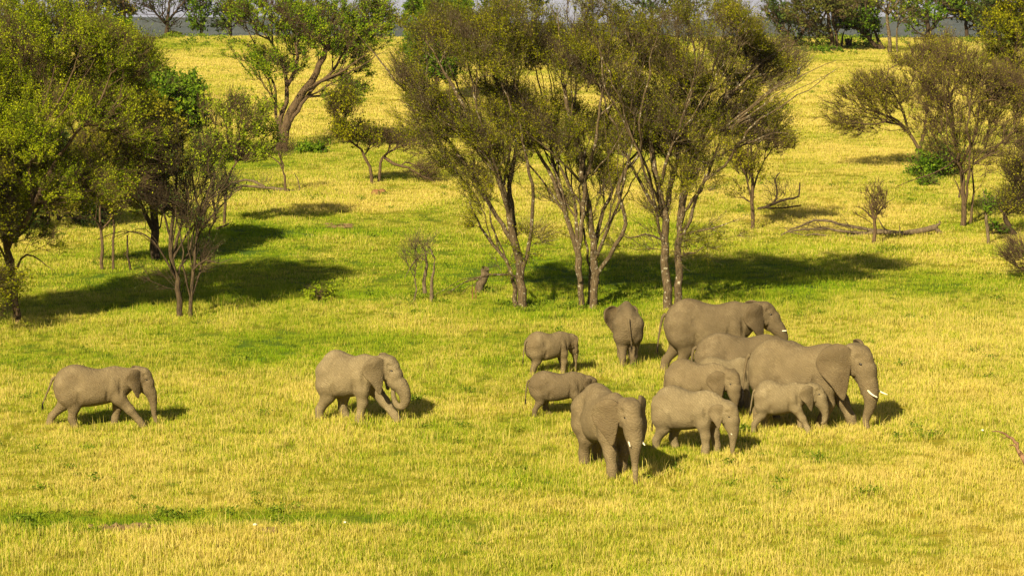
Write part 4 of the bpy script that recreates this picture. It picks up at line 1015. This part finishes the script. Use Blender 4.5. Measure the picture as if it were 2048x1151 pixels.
def make_elephant(label, uv, H_px, yaw, pose, mat, h=0.0125, name='elephant', group='elephants grazing across the slope', dy=0.0):
    g0 = G(*uv); s = px_per_m(g0[1]); H = H_px / s
    V, Q, info = elephant_volume(pose, h)
    L = info['L']
    # tail joined on to the skin mesh
    sw = pose.get('tail', 0.02)
    tp = catmull([(-.60 * L, 0, .80), (-.645 * L, 0, .76), (-.665 * L - sw * .3, pose.get('tail_y', 0) * .3, .64), (-.67 * L - sw * .9, pose.get('tail_y', 0) * .7, .50), (-.665 * L - sw * 1.6, pose.get('tail_y', 0), .36)], 4)
    rt = np.linspace(.026, .009, len(tp))
    v2, f2 = tube_path(tp, rt, 7)
    Vt = np.vstack([V, v2]) * H; Ft = np.vstack([Q, f2 + len(V)])
    root = link(name, None, loc=tuple(g0), rz=math.radians(yaw), label=label, cat='elephant', group=group)
    root.rotation_euler = (Matrix.Rotation(math.atan(SLOPE) * 0.9, 4, 'X') @ Matrix.Rotation(math.radians(yaw), 4, 'Z')).to_euler()
    me = mesh_from('body', Vt, Ft, mat, attrs={'ear': np.concatenate([info['ear'], np.zeros(len(v2))])})
    link('body', me, parent=root)
    # tail tuft
    e = tp[-1]; q = np.random.default_rng(int(H_px)); A = np.repeat(e[None], 26, 0) + q.normal(0, .004, (26, 3)) + [0, 0, .03]
    B_ = A + np.stack([q.normal(-.004, .012, 26), q.normal(0, .014, 26), -q.uniform(.07, .16, 26)], 1)
    d = (B_ - A); d /= np.linalg.norm(d, axis=1)[:, None]
    v, f = tubes(A, B_, d, d, np.full(26, .0045), np.full(26, .001), 3)
    link('tail_tuft', mesh_from('tail_tuft', v * H, f, hair_mat), parent=root)
    Hf = info['Hf']; hs = info['hs']; R = info['R']
    tl = pose.get('tusk', .10)
    if tl > 0:
        for sd in (1, -1):
            if pose.get('one_tusk') and sd != pose['one_tusk']: continue
            sweep = pose.get('sweep', .5)
            pts = catmull([Hf(.160, sd * .056, -.175), Hf(.190, sd * .066, -.215)] + [Hf(.190 + tl * a * (.62 + .5 * sweep * a), sd * (.066 + .10 * tl * a * 2), -.215 - tl * a * (.95 - .62 * a * sweep)) for a in (.35, .7, 1.0)], 4)
            r = np.linspace(.0175, .006, len(pts)) * (0.95 + tl * 1.3) * pose.get('tusk_r', 1.0)
            v, f = tube_path(pts, r, 9)
            c = len(v); v = np.vstack([v, pts[-1] + (pts[-1] - pts[-2]) * .3])
            n_s = 9; tip = np.array([[c - n_s + k, c - n_s + (k + 1) % n_s, c, c] for k in range(n_s)])[:, :3]
            link('tusk', mesh_from('tusk', v * H, [f, tip], ivory), parent=root)
    for sd in (1, -1):                                      # eyes under the brow
        c = Hf(.120, sd * .092, -.026); r = .0175 * hs
        vv = []; ff = []
        for i in range(7):
            for j in range(10):
                a = math.pi * i / 6; b = 2 * math.pi * j / 10
                vv.append(c + r * (R @ np.array([math.sin(a) * math.cos(b) * 1.35, math.sin(a) * math.sin(b), math.cos(a) * .8])))
        for i in range(6):
            for j in range(10): ff.append((i * 10 + j, i * 10 + (j + 1) % 10, (i + 1) * 10 + (j + 1) % 10, (i + 1) * 10 + j))
        link('eye', mesh_from('eye', np.array(vv) * H, np.array(ff), eye_mat), parent=root)
    return root

hang = [(.140, -.29), (.155, -.40), (.155, -.52), (.155, -.64), (.175, -.74)]
make_elephant('lone young elephant striding right, farthest left in the herd', (188, 852), 127, 3,
    dict(fr=.78, fl=.32, hr=-.29, hl=-.72, head=(.74, .81), hs=1.0, pitch=2, trunk=[(.175, -.28), (.20, -.39), (.21, -.51), (.215, -.63), (.25, -.745)], tusk=.055, tusk_r=.9, flare=26, tail=.09, es=1.02), skin_a)
make_elephant('young elephant curling its trunk to its mouth, second from the left', (700, 840), 143, -22,
    dict(width=.94, length=.70, fr=.20, fl=.68, hr=-.42, hl=-.12, head=(.545, .81), hs=1.06, pitch=0, yaw=8, trunk=[(.205, -.25), (.255, -.34), (.275, -.45), (.235, -.535), (.155, -.52), (.115, -.42), (.105, -.32)], tusk=.07, flare=27, tail=-.03, es=1.10), skin_b)
make_elephant('small elephant facing away, topmost of the two at the left of the main herd', (1096, 747), 88, 24,
    dict(length=.88, fr=.32, fl=.44, hr=-.44, hl=-.26, head=(.60, .74), pitch=14, yaw=22, trunk=hang, tusk=.07, flare=40, tail=.03, es=.95, leg=.95), skin_a, h=.015)
make_elephant('small elephant with lowered head partly hidden by the front female', (1115, 830), 92, 6,
    dict(length=1.02, fr=.40, fl=.42, hr=-.52, hl=-.18, head=(.70, .72), pitch=16, yaw=6, trunk=[(.12, -.26), (.13, -.37), (.14, -.48), (.15, -.60)], tusk=.04, flare=18, tail=.02, es=.85, leg=.92), skin_c, h=.015)
make_elephant('elephant seen squarely from behind with one ear out, near the tall acacias', (1254, 724), 122, 90,
    dict(fr=.30, fl=.44, hr=-.36, hl=-.50, head=(.66, .72), pitch=10, yaw=3, trunk=hang, tusk=.06, flare=-4, flare_l=52, tail=-.05, tail_y=-.05, es=1.05, width=.69, leg=.92), skin_c)
make_elephant('front female elephant walking towards the viewer with long hanging trunk', (1209, 939), 172, -68,
    dict(width=.82, length=.82, fr=.46, fl=.26, hr=-.34, hl=-.50, head=(.66, .81), hs=1.03, pitch=2, yaw=2, trunk=[(.155, -.28), (.17, -.39), (.17, -.51), (.18, -.64), (.195, -.79)], tusk=.13, flare=38, flare_l=-16, tail=.02, es=1.15, belly=-.01), skin_a)
make_elephant('young elephant grazing just right of the front female, head bent low', (1374, 901), 132, -28,
    dict(length=.89, fr=.36, fl=.44, hr=-.46, hl=-.26, head=(.66, .68), hs=1.03, pitch=10, yaw=-6, trunk=[(.115, -.27), (.12, -.37), (.115, -.47), (.11, -.58), (.115, -.66)], tusk=.07, flare=18, tail=.0, es=.80), skin_b)
make_elephant('young elephant behind the bent low grazer, face turned to the viewer', (1393, 834), 118, -26,
    dict(length=.88, fr=.38, fl=.34, hr=-.38, hl=-.28, head=(.62, .72), hs=1.08, pitch=8, yaw=-18, trunk=[(.12, -.28), (.12, -.39), (.12, -.50), (.12, -.62)], tusk=.04, flare=26, tail=.02, es=1.02), skin_a, h=.0145)
make_elephant('young elephant squeezed in behind two others, mostly hidden', (1449, 817), 108, 8,
    dict(length=.86, fr=.40, fl=.34, hr=-.40, hl=-.30, head=(.60, .74), pitch=10, yaw=4, trunk=hang, tusk=0, flare=20, tail=.02), skin_b, h=.0165)
make_elephant('grey brown elephant showing only its back between the two largest', (1480, 806), 145, 3,
    dict(length=1.02, fr=.40, fl=.34, hr=-.40, hl=-.30, head=(.72, .72), pitch=18, yaw=0, trunk=[(.13, -.26), (.14, -.36), (.14, -.46), (.14, -.58)], tusk=.06, flare=16, tail=.0), skin_c, h=.015)
make_elephant('big female elephant at the back with trunk raised to her mouth', (1418, 744), 149, 1,
    dict(width=.94, length=.98, fr=.36, fl=.46, hr=-.36, hl=-.60, head=(.70, .82), hs=1.0, pitch=-14, trunk=[(.245, -.24), (.285, -.30), (.315, -.35), (.30, -.385), (.25, -.385), (.21, -.36)], tusk=.12, sweep=.9, flare=20, tail=.03, es=1.15, hump=.012, belly=-.01), skin_c)
make_elephant('largest elephant with long curved tusks, rightmost of the herd', (1596, 848), 173, -17,
    dict(width=.92, length=.95, fr=.30, fl=.62, hr=-.45, hl=-.30, head=(.69, .83), hs=1.12, pitch=0, yaw=-20, trunk=[(.165, -.29), (.185, -.39), (.175, -.50), (.14, -.60), (.13, -.67), (.155, -.735)], tusk=.19, sweep=.75, tusk_r=.95, flare=26, tail=.02, es=1.28, belly=-.01, fb_r=.03), skin_a)
make_elephant('smallest calf in front of the largest elephant', (1560, 862), 105, -10,
    dict(length=.80, fr=.56, fl=.38, hr=-.50, hl=-.30, head=(.62, .80), hs=1.10, pitch=-6, trunk=[(.185, -.25), (.215, -.35), (.225, -.45), (.205, -.53), (.165, -.56)], tusk=0, flare=26, tail=.03, es=1.0, leg=.90), skin_b, h=.014)

# ------------------------------------------------------------------ dead wood, stumps, bushes and other small things
tree((860, 604), [
    (4.5, 2, [(863, 606, 0), (862, 580, 0), (864, 555, 0), (869, 535, 0), (870, 518, 0)]),
    (4.5, 2, [(850, 586, .4), (848, 560, .4), (853, 530, .4), (852, 510, .4), (846, 490, .4)]),
    (2, 1, [(828, 602, .1), (832, 580, .1), (828, 555, .1), (835, 515, .1), (822, 480, .1)]),
    (2.5, 1, [(870, 518, 0), (860, 498, .1), (845, 485, .2)]),
    (2, .8, [(835, 515, .1), (820, 535, .1), (808, 555, .1)]),
    ], [(835, 510, 30, 32, .6), (850, 490, 25, 15, .5)], 'leafless broken sapling with two bare stems left of the tall acacias', cat='dead sapling', name='dead_sapling', bark=bark_dead, leaf=leaf_green, seed=81, n=60, tw=2, lv=0, tip=.009, thick=1.0)
tree((958, 586), [(9, 8, [(956, 588, 0), (962, 570, -.05), (968, 550, -.1), (972, 534, -.15)])], [], 'short leaning dead stump left of the forked acacia', cat='stump', name='leaning_stump', bark=bark_dead, seed=82, dead=True, thick=1.0, trunk_name='stump_wood')
tree((944, 600), [(1.6, 1, [(942, 612, 0), (945, 590, 0), (944, 570, 0)]), (1.4, .8, [(953, 612, .1), (952, 590, .1), (951, 573, .1)])], [], 'two thin reddish sticks standing in the grass by the leaning stump', cat='sticks', name='upright_sticks', bark=bark_mat('bark_reddish', (0.16, 0.07, 0.03), (0.34, 0.17, 0.07)), seed=83, dead=True, thick=1.0, trunk_name='stick')
tree((1975, 488), [(3.5, 3, [(1976, 490, 0), (1975, 465, 0), (1973, 445, 0), (1973, 430, 0)]), (1.5, 1, [(1972, 425, 0), (1969, 400, 0), (1967, 380, 0)]), (1.5, 1, [(1977, 425, 0), (1985, 408, 0), (1992, 390, 0)])],
     [(1974, 420, 9, 12, .25)], 'thin dead post like trunk with a small green tuft on it', cat='dead trunk', name='dead_snag', bark=bark_dead, leaf=leaf_green, seed=84, n=26, tw=3, lv=5, lsize=.07, dead=True, thick=1.0)
tree((2062, 948), [(8, 5, [(2062, 950, 0), (2052, 925, 0), (2044, 908, 0), (2036, 895, 0)]), (5, 1.2, [(2036, 895, 0), (2030, 882, 0), (2018, 872, 0), (2004, 864, 0), (1984, 862, 0)]), (3, 1, [(2034, 893, 0), (2026, 891, 0), (2019, 889, 0)]), (2, .8, [(2012, 868, 0), (2006, 873, 0), (2002, 872, 0)])], [],
     'curved bare branch reaching into the lower right edge', cat='branch', name='dead_branch', bark=bark_mat('bark_warm_dead', (0.16, 0.08, 0.045), (0.36, 0.21, 0.12)), seed=85, dead=True, thick=.8, trunk_name='branch')
tree((258, 540), [(2.6, 1.6, [(261, 542, 0), (257, 520, 0), (254, 500, 0), (253, 470, 0)]), (1.3, .8, [(254, 500, 0), (249, 508, 0), (246, 512, 0)])], [], 'thin black dead stick right of the two slim saplings', cat='stick', name='dead_stick', bark=bark_dark, seed=86, dead=True, thick=1.0, trunk_name='stick')
tree((520, 384), [(4, 1.8, [(592, 384, 0), (570, 381, 0), (545, 376, 0), (515, 373, 0), (485, 372, 0), (462, 384, 0)]), (3, 1.3, [(530, 374, 0), (505, 362, .2), (490, 360, .2), (465, 366, .2), (450, 372, .2)]), (1.4, .8, [(600, 378, 0), (597, 362, 0), (590, 346, 0)]), (2, .8, [(485, 372, 0), (470, 384, -.2), (455, 398, -.3)])], [(500, 365, 40, 10, .7)],
     'long pale fallen branch lying left of the bent sapling', cat='fallen branch', name='fallen_branch', bark=bark_dead, seed=87, n=26, tw=2, lv=0, dead=True, thick=1.0, trunk_name='branch')
tree((440, 458), [(3.5, 1.5, [(395, 470, 0), (420, 463, 0), (440, 456, 0), (458, 448, 0)]), (1.8, .8, [(440, 456, 0), (446, 466, 0), (456, 470, 0)])], [(415, 462, 22, 8, .5)], 'broken branch lying at the foot of the airy tree', cat='fallen branch', name='fallen_branch', bark=bark_brown, seed=88, n=24, tw=3, lv=0, dead=True, thick=1.0, trunk_name='branch')
tree((476, 470), [(2.2, .8, [(468, 476, 0), (480, 468, 0), (500, 466, 0)]), (1.5, .7, [(480, 468, 0), (488, 474, 0), (496, 480, 0)])], [], 'small twisted stick in the grass below the fallen branches', cat='stick', name='dead_stick', bark=bark_dark, seed=89, dead=True, thick=1.0, trunk_name='stick')
tree((1697, 96), [(9, 6, [(1697, 98, 0), (1696, 88, 0), (1694, 78, 0)]), (4, 1.5, [(1700, 90, 0), (1702, 80, 0), (1704, 76, 0)])], [], 'dark broken stump standing on the skyline', cat='stump', name='broken_stump', bark=bark_dark, seed=90, dead=True, thick=.8, trunk_name='stump_wood')
for k, (u, v, ru, rv, lf, lab) in enumerate([
        (640, 600, 26, 13, leaf_fresh, 'low yellow green bush in the sun below the left shade'),
        (620, 306, 34, 8, leaf_green, 'low dark green shrub at the foot of the big forked tree'),
        (1640, 106, 55, 9, leaf_green, 'green undergrowth bush below the double trunked skyline tree'),
        (225, 82, 30, 9, leaf_fresh, 'rounded pale green bush on the crest at upper left'),
        (1370, 258, 14, 8, leaf_green, 'small green bush seen between the stems of the right acacia'),
        (1990, 470, 26, 14, leaf_green, 'leafy green bush between the thin dead trunk and the thorn bush'),
        (60, 430, 55, 20, leaf_green, 'green bush in the sun behind the trunk of the left acacia'),
        (350, 75, 22, 6, leaf_fresh, 'small pale bush under the dark spreading skyline tree'),
        (700, 178, 14, 9, leaf_green, 'small green bush right of the forked trunk'),
        (1855, 372, 20, 8, leaf_green, 'low leafy shrub behind the pale trunked acacia'),
        ]):
    tree((u, v), [(1.6, .8, [(u - 4, v, 0), (u - 6, v - rv * .6, 0)]), (1.6, .8, [(u + 5, v, 0), (u + 8, v - rv * .6, 0)])], [(u, v - rv * .7, ru, rv, None)], lab, cat='bush', name='low_bush', bark=bark_brown, leaf=lf, seed=100 + k, n=70, tw=3, lv=4, lsize=.075 if v > 400 else .10, twl=(.1, .3))

def blob_mesh(rx, ry, rz, seed, n=14, m=9, rough=.25):
    q = np.random.default_rng(seed); V = []; Fq = []
    for i in range(m):
        a = math.pi * (i + .02) / (m - .96)
        for j in range(n):
            b = 2 * math.pi * j / n
            d = np.array([math.sin(a) * math.cos(b), math.sin(a) * math.sin(b), math.cos(a)])
            r = 1 + rough * (float(vnoise(d[0] * 2 + seed, d[1] * 2 + d[2] * 1.7, .7, seed)) - .5) * 2
            V.append(d * r * [rx, ry, rz])
    for i in range(m - 1):
        for j in range(n): Fq.append((i * n + j, (i + 1) * n + j, (i + 1) * n + (j + 1) % n, i * n + (j + 1) % n))
    return np.array(V), np.array(Fq)
def rock_mat(name, a, b):
    t = NT(name); n = t.noise(t.objco(), 6, 5, .6)
    return t.finish(t.principled(t.ramp(n, [(.3, a), (.7, b)]), .9, t.bump(n, .6, .05), .1))
stone_red = rock_mat('stone_red', (.16, .075, .03), (.30, .16, .07)); stone_white = rock_mat('stone_white', (.6, .56, .46), (.8, .77, .68)); soil = rock_mat('bare_soil', (.10, .065, .03), (.24, .16, .075))
for (u, v, r, lab) in ((751, 389, 8, 'left of two reddish stones on the middle slope'), (764, 388, 8, 'right of two reddish stones on the middle slope')):
    g = G(u, v); s_ = px_per_m(g[1]); V_, F_ = blob_mesh(r / s_, r / s_ * .8, r / s_ * .9, u)
    link('stone', mesh_from('stone', V_, F_, stone_red), loc=tuple(g + [0, 0, .08]), label=lab, cat='stone', group='reddish stones')
for (u, v, r, lab) in ((510, 1058, 4.5, 'small bright white stone beside the green strip in the foreground'), (1965, 868, 3, 'small white stone in the grass near the lower right branch'), (690, 1053, 3, 'tiny white stone in the green foreground strip')):
    g = G(u, v); s_ = px_per_m(g[1]); V_, F_ = blob_mesh(r / s_, r / s_ * .8, r / s_ * .7, u)
    link('white_stone', mesh_from('white_stone', V_, F_, stone_white), loc=tuple(g + [0, 0, .12]), label=lab, cat='stone', group='white stones')
def earth(u, v, ru, ry, hgt, lab, seed, name='soil_patch'):
    g = G(u, v); s_ = px_per_m(g[1]); q = np.random.default_rng(seed); V = []; Fs = []; off = 0
    for k in range(60):
        a = q.uniform(-1, 1); b = q.uniform(-1, 1)
        if a * a + b * b > 1: continue
        x, y = g[0] + a * ru / s_, g[1] + b * ry
        v_, f_ = blob_mesh(q.uniform(.05, .20), q.uniform(.05, .14), q.uniform(.4, 1.0) * hgt, seed + k, 9, 6, .35)
        V.append(v_ + [x - g[0], y - g[1], float(ground_z(x, y)) - g[2] + .02]); Fs.append(f_ + off); off += len(v_)
    link(name, mesh_from(name, np.vstack(V), np.vstack(Fs), soil), loc=tuple(g), label=lab, cat='soil', kind='stuff')
earth(250, 1056, 80, .22, .09, 'broken brown soil edge along the green strip in the foreground', 5)
earth(680, 452, 34, .9, .06, 'bare pale brown earth patch on the middle slope', 6)
earth(540, 1062, 10, .15, .08, 'little dark soil clod heap beside the white stone', 7)

# broad leaved weeds scattered through the grass
wc = bpy.data.collections.new('weeds_templates')
for i in range(4):
    q = np.random.default_rng(300 + i); n_ = 46
    c_ = q.normal(0, 1, (n_, 3)) * [.13, .13, .05] + [0, 0, .12]
    v_, f_ = leaves(c_, .05, q, 1.8)
    me = mesh_from('weed_%d' % i, v_, f_, leaf_mat('weed_leaves_%d' % i, (.08, .13, .012), (.15, .23, .016), (.26, .31, .03)), smooth=False, attrs={'tint': np.repeat(q.uniform(0, 1, n_), 4)})
    wc.objects.link(bpy.data.objects.new('weed_%d' % i, me))
q = np.random.default_rng(77); wx, wy, wsz = [], [], []
for (u, v, r, n_) in ((835, 800, 16, 9), (1160, 612, 40, 30), (1050, 615, 40, 24), (1300, 600, 60, 30), (1240, 590, 60, 30), (840, 598, 45, 26), (975, 585, 16, 12), (1850, 870, 40, 10), (1560, 985, 30, 6), (1480, 860, 14, 6), (330, 400 + 60, 60, 20),
                      (90, 470, 70, 20), (1750, 505, 40, 12), (560, 1040, 90, 16), (350, 1035, 70, 14), (110, 1045, 90, 18), (1420, 400, 50, 10), (390, 645, 40, 8)):
    for _ in range(n_):
        g = G(u + q.normal(0, r * .6), v + q.normal(0, r * .16)); wx.append(g[0]); wy.append(g[1]); wsz.append(q.uniform(.4, 1.1))
x_, y_ = scatter_points(60, 290, .16, 78)
k_ = fbm(x_, y_, 6, 88, 3) + .25 * greenness(x_, y_) > .62
wx = np.concatenate([wx, x_[k_]]); wy = np.concatenate([wy, y_[k_]]); wsz = np.concatenate([wsz, q.uniform(.4, 1.1, k_.sum())])
scatter('weeds', 'dark green broad leaved weeds dotted through the grass', np.stack([wx, wy, ground_z(wx, wy)], 1), wsz, np.ones(len(wx)), 4, wc, cat='weeds')

# a small bird on the outermost twig of the right acacia
g0 = G(1342, 618); bp = W(1597, 144, g0[1] - .9); s_ = px_per_m(g0[1])
broot = link('bird', None, loc=tuple(bp), label='tiny dark and white bird perched at the right acacia twig end', cat='bird')
V_, F_ = blob_mesh(.06, .05, .10, 3, 12, 9, .05); link('body', mesh_from('body', V_, F_, rock_mat('bird_plumage', (.02, .02, .02), (.10, .09, .08))), parent=broot)
V_, F_ = blob_mesh(.04, .036, .04, 4, 10, 8, .03); link('head', mesh_from('head', V_ + [.015, 0, .12], F_, rock_mat('bird_head', (.3, .28, .3), (.5, .46, .5))), parent=broot)
v_, f_ = tubes(np.array([[-.02, 0, -.07]]), np.array([[-.05, 0, -.22]]), np.array([[-.2, 0, -.98]]), np.array([[-.2, 0, -.98]]), np.array([.022]), np.array([.012]), 5); link('tail', mesh_from('tail', v_, f_, bark_dark), parent=broot)
v_, f_ = tubes(np.array([[.05, 0, .125]]), np.array([[.09, 0, .12]]), np.array([[1, 0, 0.]]), np.array([[1, 0, 0.]]), np.array([.010]), np.array([.002]), 5); link('beak', mesh_from('beak', v_, f_, bark_dark), parent=broot)

# ------------------------------------------------------------------ the air: one even volume round the whole place
hx, hy0, hy1, hz0, hz1 = 13400.0, -6200.0, 12600.0, -36.0, 95.0
hv = [(x, y, z) for z in (hz0, hz1) for y in (hy0, hy1) for x in (-hx, hx)]
hf = np.array([(0, 2, 3, 1), (4, 5, 7, 6), (0, 1, 5, 4), (2, 6, 7, 3), (0, 4, 6, 2), (1, 3, 7, 5)])
hm = bpy.data.materials.new('haze_air'); hm.use_nodes = True; hn = hm.node_tree.nodes; hn.clear()
ho_ = hn.new('ShaderNodeOutputMaterial'); pv = hn.new('ShaderNodeVolumePrincipled')
pv.inputs['Color'].default_value = (0.72, 0.78, 0.95, 1); pv.inputs['Density'].default_value = 0.000032
hm.node_tree.links.new(pv.outputs[0], ho_.inputs['Volume'])
link('haze', mesh_from('haze', hv, hf, hm, smooth=False), kind='stuff', label='thin bluish haze in the air over the far plain', cat='haze')


# low scrub and rank green growth along the crest and round the skyline trunks
q = np.random.default_rng(99); cx_, cy_, cs_ = [], [], []
for (u0, u1, n_, sz) in ((260, 470, 60, 1.6), (1540, 1760, 150, 1.8), (1790, 2050, 70, 1.6), (700, 820, 30, 1.3), (0, 240, 40, 2.0), (950, 1500, 90, 1.8)):
    for _ in range(n_):
        u = q.uniform(u0, u1); yy = CREST + q.normal(-3, 7); xx = (u - 1024) / F_PX * yy
        cx_.append(xx); cy_.append(yy); cs_.append(sz * q.uniform(.4, 1.5))
cx_, cy_ = np.array(cx_), np.array(cy_)
scatter('crest_scrub', 'ragged low green scrub along the crest of the hill', np.stack([cx_, cy_, ground_z(cx_, cy_)], 1), np.array(cs_), np.ones(len(cx_)), 4, wc, cat='scrub')
